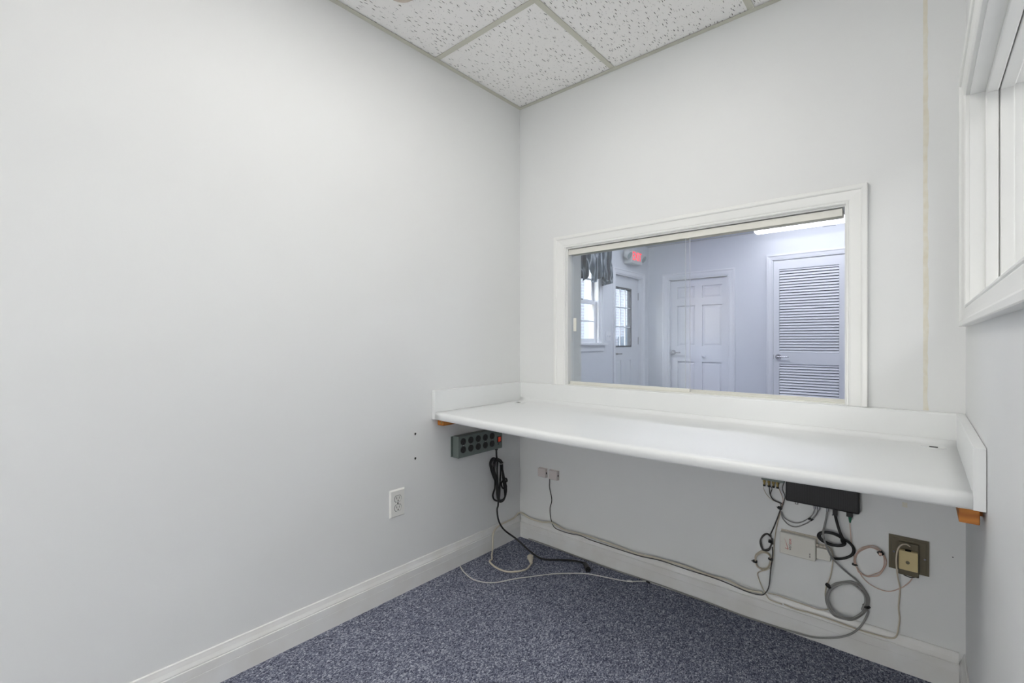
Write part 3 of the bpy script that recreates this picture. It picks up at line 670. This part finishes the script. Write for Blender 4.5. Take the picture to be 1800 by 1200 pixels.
# ------------------------------------------------------------------ white modem box with printed logo
t = thing('wall_modem', (1.362, -.015, .292), 'white wall modem with red lettering under the black modem', 'modem')
x0, x1, z0, z1, d = 1.304, 1.419, .2935, .3725, .030
part(t, 'body', nb(x0, -d, z0, x1, -.006, z1, bev=.0035), 'modem_white')
part(t, 'back_plate', nb(x0+.001, -.006, z0+.002, x1+.004, -.0005, z1+.004), 'modem_shade')
def text(root, s, size, origin, ux, uy, m, name='lettering', parent=None, depth=.0006):
    cu = bpy.data.curves.new('text', 'FONT'); cu.body = s; cu.size = size; cu.extrude = depth/2; cu.resolution_u = 3; cu.align_x = 'CENTER'; cu.align_y = 'CENTER'
    to = bpy.data.objects.new('text', cu); COL.objects.link(to)
    me = bpy.data.meshes.new_from_object(to.evaluated_get(bpy.context.evaluated_depsgraph_get())); bpy.data.objects.remove(to); bpy.data.curves.remove(cu)
    bm = bmesh.new(); bm.from_mesh(me); bpy.data.meshes.remove(me)
    ux = Vector(ux); uy = Vector(uy); uz = ux.cross(uy)
    M = Matrix((ux, uy, uz)).transposed().to_4x4(); M.translation = Vector(origin); bmesh.ops.transform(bm, matrix=M, verts=bm.verts[:])
    return part(root, name, bm, m, parent=parent)
bpy.context.view_layer.update()
fy = -d-.0004
c = onY(1388.5, 957.5, fy)
text(t, 'veri', .0135, (c.x, fy, c.z-.0085), (0, 0, 1), (-1, 0, 0), 'black_print'); text(t, 'zon', .0135, (c.x, fy, c.z+.0135), (0, 0, 1), (-1, 0, 0), 'red_print')
a1 = onY(1379, 945, fy); a2 = onY(1385.5, 965, fy); a3 = onY(1380, 962.5, fy)
bm = bmesh.new(); prism(bm, [(a1.x, a1.z), (a2.x+.0008, a2.z), (a2.x-.0016, a2.z+.0015)], lambda u, v, dd: (u, dd, v), fy-.0002, fy+.0008); part(t, 'logo_mark', bm, 'red_print')
bm = bmesh.new(); prism(bm, [(a3.x, a3.z+.001), (a3.x, a3.z-.0006), (a2.x, a2.z-.0008), (a2.x, a2.z+.0006)], lambda u, v, dd: (u, dd, v), fy-.0002, fy+.0008); part(t, 'logo_mark', bm, 'red_print')
c = onY(1423.5, 976, fy); bm = bmesh.new()
for k, h in enumerate((.0035, .0018, .003, .0016)): box(bm, c.x-.0012, fy-.0002, c.z-.008+k*.0046, c.x+.0012, fy+.0008, c.z-.008+k*.0046+h)
part(t, 'small_print', bm, 'black_print')
c = onY(1367.5, 946, -.02); part(t, 'side_light', nb(x0-.0006, -.021, c.z-.002, x0+.001, -.018, c.z+.002), 'dark_slot')
part(t, 'connector_block', nb(1.421, -.023, .305, 1.4635, -.0006, .3455, bev=.0018), 'modem_white')
bm = bmesh.new()
for k in range(3): cyl(bm, (1.4225+.012*k, -.016, .3515), (1, 0, 0), .0048, .010, 10)
part(t, 'cable_gland', bm, 'modem_shade')

# grey coax with the big coil, its tail tucked along the foot of the baseboard
P = [Vector((CX[2].x, -.02, .487))]+[bw(Q(*q), o) for q, o in (((508, 300), .018), ((497, 350), .020), ((490, 385), .034), ((496, 425), .042), ((515, 480), .042), ((540, 528), .036), ((580, 575), .018), ((640, 628), .010), ((690, 670), .008))]
P += ellipse(630, 783, 128, 116, -.75, 3.15, .006, tilt=.35, drift=.012, jit=4, per=14, grow=-.16)
P += [bw(Q(*q), .010) for q in ((752, 845), (735, 895), (700, 945), (650, 980), (590, 998), (520, 1003))]
P += [onY(*Q(440, 1000), -.022)]
lastx = P[-1].x
P += [Vector((lastx-.05, -.0215, .010))]+[Vector((x_, -.0205, .005+.003*math.sin(x_*9))) for x_ in (1.2, 1.0, .8, .6, .4, .2, .08)]
t = thing('coax_cable', bw(Q(630, 890), 0), 'long grey coax cable with a large coil tied against the wall', 'cable coil')
part(t, 'cord', nt_(P, .0032), 'cable_grey')
tie(t, bw(Q(520, 697), .012), (.6, 0, .8), .010, .004, tail=(-.006, -.004, .009)); tie(t, bw(Q(742, 818), .012), (.1, 0, 1), .0105, .004, tail=(.012, -.003, .001))
# thick black cord of the modem: wound loop, ends at the connector block
P = [Vector((CX[3].x, -.02, .476)), onY(*Q(570, 325), -.022), onY(*Q(585, 375), -.026), onY(*Q(603, 415), -.034)]
P += [onY(*Q(545+58*math.cos(a_)+18*math.cos(a_)-8*k, 423+34*math.sin(a_)+20*math.cos(a_)), -(.030-.007*k)) for k in range(2) for a_ in [-.2-2*math.pi*j/10 for j in range(10)]]
P += [onY(*Q(*q), -o) for q, o in (((600, 425), .012), ((640, 442), .010), ((668, 478), .010), ((662, 512), .010), ((625, 533), .010), ((580, 540), .012), ((545, 536), .016))]
cable('black_cord', P, .0046, 'black_rubber', 'thick black cord wound in a loop below the modem')
# cream line from the white modem behind the coil to the baseboard
P = [bw(Q(*q), o) for q, o in (((470, 452), .0235), ((510, 462), .0262), ((538, 485), .0262), ((548, 530), .010), ((541, 600), .005), ((530, 650), .004), ((508, 705), .004), ((503, 760), .004), ((520, 815), .004), ((515, 836), .004), ((460, 836), .004), ((400, 815), .004), ((320, 788), .004), ((230, 755), .004), ((170, 740), .004))]
cable('cream_cable', P, .0020, 'cable_beige', 'cream line from the white modem dropping behind the grey coil')

# pink-beige fibre coil
t = thing('fibre_coil', bw(Q(765, 640), 0), 'pale pink thin cable coil with black ties beside the bronze plate', 'cable coil')
P = [Vector((onY(*Q(646, 335), -.02).x, -.02, .457))]+[bw(Q(*q), o) for q, o in (((650, 380), .014), ((655, 440), .008), ((668, 520), .005), ((685, 575), .005))]
P += ellipse(765, 555, 84, 80, 2.75, 2.9, .0035, tilt=.2, drift=.008, jit=5, per=14, grow=.14)
P += [bw(Q(*q), o) for q, o in (((690, 590), .005), ((715, 640), .004), ((760, 685), .004), ((820, 718), .004), ((880, 730), .004), ((940, 712), .005), ((985, 685), .010), ((1012, 655), .014))]
part(t, 'cord', nt_(P, .0015, seg=6), 'cable_pink')
c = bw(Q(826, 506), .009); tie(t, c, (.6, 0, -.8), .0085, .008); tie(t, bw(Q(672, 572), .008), (.1, 0, 1), .007, .003, tail=(.010, -.004, 0))
part(t, 'tie_label', nb(c.x-.004, c.y-.012, c.z-.004, c.x+.004, c.y-.0085, c.z+.004), 'cable_pink')

# ------------------------------------------------------------------ bronze wall plate with ivory phone box
t = thing('wall_plate', (1.675, 0, .333), 'bronze wall plate with an ivory phone box and trailing cord', 'wall plate')
px0, px1, pz0, pz1 = 1.625, 1.727, .332, .444
bm = nb(px0, -.006, pz0, px1, -.0005, pz1); part(t, 'plate', bm, 'bronze_plate')
part(t, 'raised_panel', nb(px0+.007, -.0085, pz0+.007, px1-.007, -.005, pz1-.007, bev=.0015), 'bronze_plate')
part(t, 'adapter_block', nb(1.650, -.020, .3235, 1.702, -.008, .430, bev=.002), 'bronze_plate')
bm = bmesh.new(); cyl(bm, (1.6385, -.0088, .390), (0, 1, 0), .003, .0025, 12); part(t, 'screw', bm, 'chrome')
bm = bmesh.new(); cyl(bm, (1.7165, -.0088, .386), (0, 1, 0), .003, .0025, 12); part(t, 'screw', bm, 'chrome')
j = part(t, 'phone_box', nb(1.652, -.040, .347, 1.700, -.020, .409, bev=.003), 'ivory_plastic')
bm = bmesh.new(); cyl(bm, (1.6745, -.0402, .374), (0, 1, 0), .0052, .001, 18); part(t, 'center_hole', bm, 'bronze_plate', parent=j)
part(t, 'line_socket', nb(1.668, -.036, .4085, 1.683, -.024, .4108), 'dark_slot', parent=j)
P = [onY(*Q(1000, 468), -.030), onY(*Q(978, 455), -.032), onY(*Q(950, 458), -.036), onY(*Q(928, 482), -.042), onY(*Q(918, 540), -.045), onY(*Q(922, 610), -.040), onY(*Q(930, 660), -.022)]
P += [bw(Q(*q), .004) for q in ((940, 715), (935, 780), (932, 830), (938, 890), (930, 950), (922, 985), (905, 1003), (870, 1003), (820, 990), (700, 955), (560, 905), (410, 855), (330, 835), (260, 805))]
part(t, 'phone_cord', nt_(P, .0023), 'cable_beige')
P = [bw(Q(1046, 648), .021), bw(Q(1035, 646), .018), bw(Q(1000, 648), .020), bw(Q(960, 632), .022)]
part(t, 'loose_lead', nt_(P, .0016), 'cable_dark')

# ------------------------------------------------------------------ lobby: six-panel door
def lever(root, c, along, out, m='chrome'):
    along = Vector(along); out = Vector(out); bm = bmesh.new()
    cyl(bm, Vector(c)+out*.006, out, .033, .012, 24, r2=.028); cyl(bm, Vector(c)+out*.03, out, .011, .045, 14)
    tube(bm, [Vector(c)+out*.052-along*.005, Vector(c)+out*.055+along*.03, Vector(c)+out*.054+along*.07, Vector(c)+out*.050+along*.115], .0085, seg=10)
    return part(root, 'lever_handle', bm, m)
def frame_casing(root, axis, c, u0, u1, zt, wd, nrm, m, zb=0):
    pt = (lambda u, z: (u, c, z)) if axis == 'y' else (lambda u, z: (c, u, z))
    part(root, 'casing', sweep2(bmesh.new(), CASING, pt(u0, zb), pt(u0-wd, zb), pt(u0, zt), pt(u0-wd, zt+wd), nrm), m)
    part(root, 'casing', sweep2(bmesh.new(), CASING, pt(u1, zb), pt(u1+wd, zb), pt(u1, zt), pt(u1+wd, zt+wd), nrm), m)
    part(root, 'casing', sweep2(bmesh.new(), CASING, pt(u0, zt), pt(u0-wd, zt+wd), pt(u1, zt), pt(u1+wd, zt+wd), nrm), m)
def raised_panel(place, u0, u1, z0, z1, rec, dep):
    """recessed field with a bevelled raised centre; place(u, z, d): d from the leaf face inwards"""
    bm = bmesh.new(); L = []
    for s, d_ in ((0, rec), (.012, rec), (.034, rec-.006), (.036, rec-.006)):
        L.append([bm.verts.new(place(u, z, d_)) for u, z in ((u0+s, z0+s), (u1-s, z0+s), (u1-s, z1-s), (u0+s, z1-s))])
    for A, B in zip(L, L[1:]):
        for i in range(4): bm.faces.new((A[i], A[(i+1) % 4], B[(i+1) % 4], B[i]))
    bm.faces.new(L[-1]); bk = [bm.verts.new(place(u, z, dep)) for u, z in ((u0, z0), (u1, z0), (u1, z1), (u0, z1))]
    for i in range(4): bm.faces.new((L[0][i], bk[i], bk[(i+1) % 4], L[0][(i+1) % 4]))
    bm.faces.new(bk[::-1]); bmesh.ops.recalc_face_normals(bm, faces=bm.faces[:]); return bm
def leaf_frame(axis, c, th, u0, u1, z0, z1, holes):
    return wall_cells(axis, c, c+th, u0, u1, z0, z1, holes)
t = thing('door_2', (-.486, D, 0), 'white six-panel closet door with lever and knob in the lobby', 'door', structure=True)
frame_casing(t, 'y', D, SDO[0], SDO[1], SDO[3], .075, (0, -1, 0), 'lobby_trim')
for u in ((SDO[0], SDO[0]+.018), (SDO[1]-.018, SDO[1])): part(t, 'jamb', nb(u[0], D, 0, u[1], D+.12, SDO[3]), 'lobby_trim')
part(t, 'jamb', nb(SDO[0]+.018, D, SDO[3]-.012, SDO[1]-.018, D+.12, SDO[3]), 'lobby_trim')
yl = D+.055; u0, u1 = SDO[0]+.020, SDO[1]-.020; um = (u0+u1)/2
pcols = [(u0+.090, um-.045), (um+.045, u1-.075)]; prow = [(1.655, 1.815), (1.030, 1.565), (.22, .825)]
holes = [(a_, b_, c_2, d_2) for a_, b_ in pcols for c_2, d_2 in prow]
part(t, 'leaf', leaf_frame('y', yl, .035, u0, u1, .008, SDO[3]-.015, holes), 'lobby_trim')
for a_, b_, c_2, d_2 in holes:
    part(t, 'panel', raised_panel(lambda u, z, d_: (u, yl+d_, z), a_, b_, c_2, d_2, .017, .03), 'lobby_trim')
c = onY(1184, 619, yl); lever(t, (c.x, yl, c.z), (1, 0, 0), (0, -1, 0))
c = onY(1237, 626, yl-.02); bm = bmesh.new(); cyl(bm, (c.x, yl-.012, c.z), (0, 1, 0), .009, .026, 14); r = bmesh.ops.create_uvsphere(bm, u_segments=18, v_segments=10, radius=.019); bmesh.ops.translate(bm, verts=r['verts'], vec=(c.x, yl-.034, c.z))
part(t, 'knob', bm, 'lobby_trim')

# ------------------------------------------------------------------ lobby: louvered door
t = thing('door_3', (.75, D, 0), 'white louvered door with chrome lever in the lobby', 'door', structure=True)
frame_casing(t, 'y', D, LOU[0], LOU[1], LOU[3], .062, (0, -1, 0), 'lobby_trim')
for u in ((LOU[0], LOU[0]+.006), (LOU[1]-.006, LOU[1])): part(t, 'jamb', nb(u[0], D, 0, u[1], D+.12, LOU[3]), 'lobby_trim')
part(t, 'jamb', nb(LOU[0]+.006, D, LOU[3]-.006, LOU[1]-.006, D+.12, LOU[3]), 'lobby_trim')
yl = D+.004; u0, u1 = LOU[0]+.009, LOU[1]-.009
LZ = [(.962, 1.930), (.30, .830)]
part(t, 'leaf', leaf_frame('y', yl, .036, u0, u1, .008, LOU[3]-.009, [(.458, 1.036, *z_) for z_ in LZ]), 'lobby_trim')
bm = nb(0, 0, 0, 1.036-.458-.002, .029, .0065, bev=.002); bmesh.ops.rotate(bm, verts=bm.verts[:], cent=(0, 0, 0), matrix=Matrix.Rotation(math.radians(60), 3, 'X')); me = mesh_of(bm, 'lobby_trim')
for z0_, z1_ in LZ:
    k = 0
    while z0_+k*.0315 < z1_-.010:
        piece(t, 'slat', me, (.459, yl+.0085, z0_+k*.0315)); k += 1
part(t, 'shadow_board', nb(.45, yl+.0375, .28, 1.045, yl+.045, 1.945), 'gasket')  # dark board put in for the shade between the slats
c = onY(1368, 627, yl); lever(t, (c.x, yl, c.z), (1, 0, 0), (0, -1, 0)); part(t, 'latch_plate', nb(LOU[0]+.0065, yl-.003, c.z-.025, LOU[0]+.010, yl+.02, c.z+.025), 'alu_dark')
part(t, 'hinge', nb(LOU[1]-.012, yl-.006, 1.70, LOU[1]-.003, yl+.001, 1.79), 'alu_dark')

# ------------------------------------------------------------------ lobby: exit door
t = thing('door_1', (XL, 3.57, 0), 'white exit door with a nine-pane window in the lobby', 'door', structure=True)
frame_casing(t, 'x', XL, LDO[0], LDO[1], LDO[3], .062, (1, 0, 0), 'lobby_trim')
for u in ((LDO[0], LDO[0]+.012), (LDO[1]-.012, LDO[1])): part(t, 'jamb', nb(XL-.13, u[0], 0, XL, u[1], LDO[3]), 'lobby_trim')
part(t, 'jamb', nb(XL-.13, LDO[0]+.012, LDO[3]-.012, XL, LDO[1]-.012, LDO[3]), 'lobby_trim')
xl = XL-.050; v0, v1 = LDO[0]+.014, LDO[1]-.014
g0, g1, gz0, gz1 = 3.300, 3.715, 1.030, 1.775
pan = [(3.300, 3.455, .24, .85), (3.560, 3.715, .24, .85)]
part(t, 'leaf', leaf_frame('x', xl-.044, .044, v0, v1, .01, LDO[3]-.015, [(g0, g1, gz0, gz1)]+pan), 'steel_door')
for a_, b_, c_2, d_2 in pan: part(t, 'panel', raised_panel(lambda u, z, d_: (xl-d_, u, z), a_, b_, c_2, d_2, .010, .03), 'steel_door')
bm = bmesh.new()
for q in ((g0-.012, gz0-.012, g1+.012, gz0+.008), (g0-.012, gz1-.008, g1+.012, gz1+.012), (g0-.012, gz0+.008, g0+.004, gz1-.008), (g1-.004, gz0+.008, g1+.012, gz1-.008)): box(bm, xl-.048, q[0], q[1], xl+.006, q[2], q[3])
part(t, 'window_gasket', bm, 'gasket')
bm = nb(xl-.026, g0+.004, gz0+.008, xl-.020, g1-.004, gz1-.008); gl = part(t, 'pane', bm, 'outdoor_pane')
bm = bmesh.new()
for k in (1, 2):
    yy = g0+(g1-g0)*k/3; box(bm, xl-.018, yy-.007, gz0+.008, xl-.004, yy+.007, gz1-.008)
part(t, 'muntin', bm, 'lobby_trim', parent=gl); bm = bmesh.new()
for k in (1, 2):
    zz = gz0+(gz1-gz0)*k/3; box(bm, xl-.018, g0+.004, zz-.007, xl-.0035, g1-.004, zz+.007)
part(t, 'muntin', bm, 'lobby_trim', parent=gl)
lever(t, (xl, 3.262, .935), (0, 1, 0), (1, 0, 0), 'alu_dark')
for zz in (.25, 1.05, 1.65): part(t, 'hinge', nb(xl-.002, LDO[1]-.017, zz, xl+.007, LDO[1]-.009, zz+.1), 'alu_dark')

# ------------------------------------------------------------------ lobby: sash window and valance
t = thing('window_3', (XL, 2.38, 1.03), 'white double-hung sash window under the dark valance', 'window', structure=True)
a0, a1, zb, zt = LWO
frame_casing(t, 'x', XL, a0, a1, zt, .065, (1, 0, 0), 'lobby_trim', zb=zb+.001)
part(t, 'stool', nb(XL-.06, a0-.13, zb-.006, XL+.045, a1+.135, zb+.020, bev=.004), 'lobby_trim')
part(t, 'apron', nb(XL, a0-.08, zb-.075, XL+.014, a1+.085, zb-.006, bev=.003), 'lobby_trim')
for u in ((a0, a0+.02), (a1-.02, a1)): part(t, 'jamb', nb(XL-.13, u[0], zb, XL, u[1], zt), 'lobby_trim')
part(t, 'jamb', nb(XL-.13, a0+.02, zt-.02, XL, a1-.02, zt), 'lobby_trim'); part(t, 'sill', nb(XL-.13, a0+.02, zb, XL-.06, a1-.02, zb+.02), 'lobby_trim')
def sash(xc, z0_, z1_):
    s = part(t, 'sash', leaf_frame('x', xc-.016, .032, a0+.021, a1-.021, z0_, z1_, [(a0+.063, a1-.063, z0_+.05, z1_-.038)]), 'lobby_trim')
    part(t, 'pane', nb(xc-.003, a0+.063, z0_+.05, xc+.002, a1-.063, z1_-.038), 'outdoor_pane', parent=s)
    zz = (z0_+.05+z1_-.038)/2; part(t, 'muntin', nb(xc+.003, a0+.063, zz-.009, xc+.012, a1-.063, zz+.009), 'lobby_trim', parent=s)
    yy = (a0+a1)/2; part(t, 'muntin', nb(xc+.0035, yy-.009, z0_+.05, xc+.0125, yy+.009, z1_-.038), 'lobby_trim', parent=s)
sash(XL-.050, zb+.021, 1.562); sash(XL-.086, 1.530, zt-.021)
part(t, 'sash_lock', nb(XL-.066, 2.45, 1.5625, XL-.036, 2.53, 1.580, bev=.003), 'alu_dark')

t = thing('window_valance', (XL, 2.4, 1.8), 'dark grey patterned balloon valance over the lobby window', 'valance')
VY0, VY1, VD, VT = 1.885, 2.865, .140, 2.150; VC = 2.375
HEM = [(0, 1.885), (.03, 1.83), (.06, 1.765), (.10, 1.735), (.14, 1.750), (.19, 1.790), (.25, 1.812), (.30, 1.822), (.33, 1.800), (.37, 1.806), (.40, 1.782), (.44, 1.786), (.47, 1.766), (.50, 1.764)]
def hem(yy):
    d_ = abs(yy-VC)
    for (p, q), (p2, q2) in zip(HEM, HEM[1:]):
        if p <= d_ <= p2: return q+(q2-q)*(d_-p)/(p2-p)
    return HEM[-1][1]
def val_front():
    bm = bmesh.new(); NU, NV = 130, 24; rows = []
    for i in range(NU+1):
        u = i/NU; yy = VY0+(VY1-VY0)*u; drop = VT-hem(yy); d_ = abs(yy-VC); row = []
        for j in range(NV+1):
            v = j/NV; puff = math.sin(math.pi*v)*.022*math.sin(math.pi*min(1, d_/.28))+(.004+.012*v)*math.sin(yy*70+2*v)+.006*math.sin(yy*131+v*4)
            row.append(bm.verts.new((XL+VD+puff, yy+.010*math.sin(v*6+yy*30), VT-drop*v)))
        rows.append(row)
    for A, B in zip(rows, rows[1:]):
        for k in range(NV): bm.faces.new((A[k], B[k], B[k+1], A[k+1])).smooth = True
    bmesh.ops.solidify(bm, geom=bm.faces[:], thickness=.004); return bm
part(t, 'swag', val_front(), 'valance_cloth')
for yy in (VY1, VY0):
    bm = bmesh.new(); rows = []; NU, NV = 16, 12
    for i in range(NU+1):
        u = i/NU
        rows.append([bm.verts.new((XL+.004+(VD-.004)*u, yy+.005*math.sin(u*14+j*.3), VT-(VT-1.765+.02*(1-u))*j/NV)) for j in range(NV+1)])
    for A, B in zip(rows, rows[1:]):
        for k in range(NV): bm.faces.new((A[k], B[k], B[k+1], A[k+1])).smooth = True
    bmesh.ops.solidify(bm, geom=bm.faces[:], thickness=.004); part(t, 'return_panel', bm, 'valance_cloth')
part(t, 'top_board', nb(XL+.001, VY0, VT-.004, XL+VD, VY1, VT+.012), 'lobby_trim')

# ------------------------------------------------------------------ lobby: switch, exit sign, light
t = thing('light_switch', (XL, 3.028, 1.1), 'white double light switch plate beside the exit door', 'switch')
part(t, 'plate', nb(XL+.0005, 2.968, 1.100, XL+.007, 3.088, 1.215, bev=.003), 'lobby_trim')
for yy in (3.000, 3.056): part(t, 'toggle', nb(XL+.006, yy-.006, 1.143, XL+.020, yy+.006, 1.163), 'lobby_trim')

t = thing('exit_sign', (XL, 3.7, 2.13), 'white exit sign with red letters and two lamp heads', 'exit sign')
sx = XL+.11; e0 = onX(1110.5, 452, sx); e1 = onX(1128.5, 452, sx); sz1 = onX(1119, 440, sx).z; sz0 = onX(1119, 463.5, sx).z
hs = part(t, 'housing', nb(XL+.002, e0.y, sz0, sx, e1.y, sz1, bev=.004), 'sign_white')
text(t, 'EXIT', .155, (sx+.0012, (e0.y+e1.y)/2, (sz0+sz1)/2), (0, .78, 0), (0, 0, 1), 'exit_red', parent=hs, depth=.003)
for yy in (e0.y-.055, e1.y+.055):
    bm = bmesh.new(); cyl(bm, (XL+.085, yy, sz1-.075), (.8, 0, -.45), .045, .06, 20, r2=.052); hd = part(t, 'lamp_head', bm, 'sign_white')
    dv = Vector((.8, 0, -.45)).normalized(); bm = bmesh.new(); cyl(bm, Vector((XL+.085, yy, sz1-.075))+dv*.031, dv, .045, .004, 20); part(t, 'lens', bm, 'lamp_glass', parent=hd)
    bm = bmesh.new(); tube(bm, [(XL+.05, (e0.y if yy < e0.y else e1.y), sz1-.07), (XL+.06, yy, sz1-.075)], .012, n=2); part(t, 'bracket', bm, 'sign_white', parent=hd)

t = thing('lobby_ceiling_light', (1.0, 3.75, 2.30), 'long wraparound fluorescent light glowing on the lobby ceiling', 'ceiling light')
ly0, ly1, lz0, lx0, lx1 = 3.64, 3.86, 2.300, .300, 1.540
prf = [(ly0, H-.001), (ly0, H-.030), (ly0+.045, lz0), (ly1-.045, lz0), (ly1, H-.030), (ly1, H-.001)]
bm = bmesh.new(); prism(bm, prf, lambda u, v, d_: (d_, u, v), lx0+.010, lx1-.010); part(t, 'diffuser', bm, 'lobby_lamp')
big = [(ly0-.004, H-.0005), (ly0-.004, H-.032), (ly0+.043, lz0-.004), (ly1-.043, lz0-.004), (ly1+.004, H-.032), (ly1+.004, H-.0005)]
for q in ((lx0, lx0+.010), (lx1-.010, lx1)):
    bm = bmesh.new(); prism(bm, big, lambda u, v, d_: (d_, u, v), *q); part(t, 'end_cap', bm, 'lobby_trim')
part(t, 'latch', nb(.93, ly1-.10, lz0-.016, 1.05, ly1-.05, lz0-.0005, bev=.003), 'lobby_trim')
for lx, lb in ((-.05, 'added unseen fill light between the sash window and exit door side'), (2.75, 'added unseen fill light at the lobby end away from the exit door')):  # hidden fill lights added to even out the lobby brightness
    t = thing('lobby_ceiling_light', (lx, 2.6, 2.31), lb, 'ceiling light')
    part(t, 'diffuser', nb(lx-.63, 2.47, 2.31, lx+.63, 2.73, H-.012, bev=.02), 'lobby_mid_fill'); part(t, 'housing', nb(lx-.65, 2.45, H-.012, lx+.65, 2.75, H-.0005), 'lobby_trim')
o = struct('trim_2', nb(XL, D-.022, H-.002, XR, D, H-.0003), 'tee_bar', 'thin ceiling edge trim of the lobby'); box_ = None

# ------------------------------------------------------------------ outside
o = obj('ground', nb(-9, -4, -.2, XL-.14, 14, -.1), 'ground'); o['kind'] = 'structure'; o['label'] = 'pale pavement outside the lobby door'
o = obj('brick_building', nb(-4.9, -3, -.1, -4.6, 13.5, 4.2), 'brick_wall'); tag(o, 'pale red brick building outside the lobby door and window', 'building')
a = onX(1098, 590, -4.6)
t = thing('utility_cabinet', (-4.5, a.y, -.1), 'grey utility cabinet against the brick building outside', 'cabinet')
part(t, 'body', nb(-4.6, a.y-.40, -.1, -4.25, a.y+.40, 1.22, bev=.01), 'utility_grey'); part(t, 'vent_pipe', nb(-4.6, a.y-.02, 1.22, -4.4, a.y+.34, 1.55, bev=.01), 'utility_grey')
a = onX(1039, 560, -1.75)
t = thing('porch_post', (-1.75, a.y, -.1), 'grey porch post seen through the lobby sash window', 'post')
part(t, 'shaft', nb(-1.82, a.y-.075, .15, -1.68, a.y+.075, 3.6, bev=.006), 'post_paint'); part(t, 'base', nb(-1.85, a.y-.105, -.1, -1.65, a.y+.105, .15, bev=.006), 'post_paint')

for o in list(bpy.data.objects):
    if '_o' in o: del o['_o']
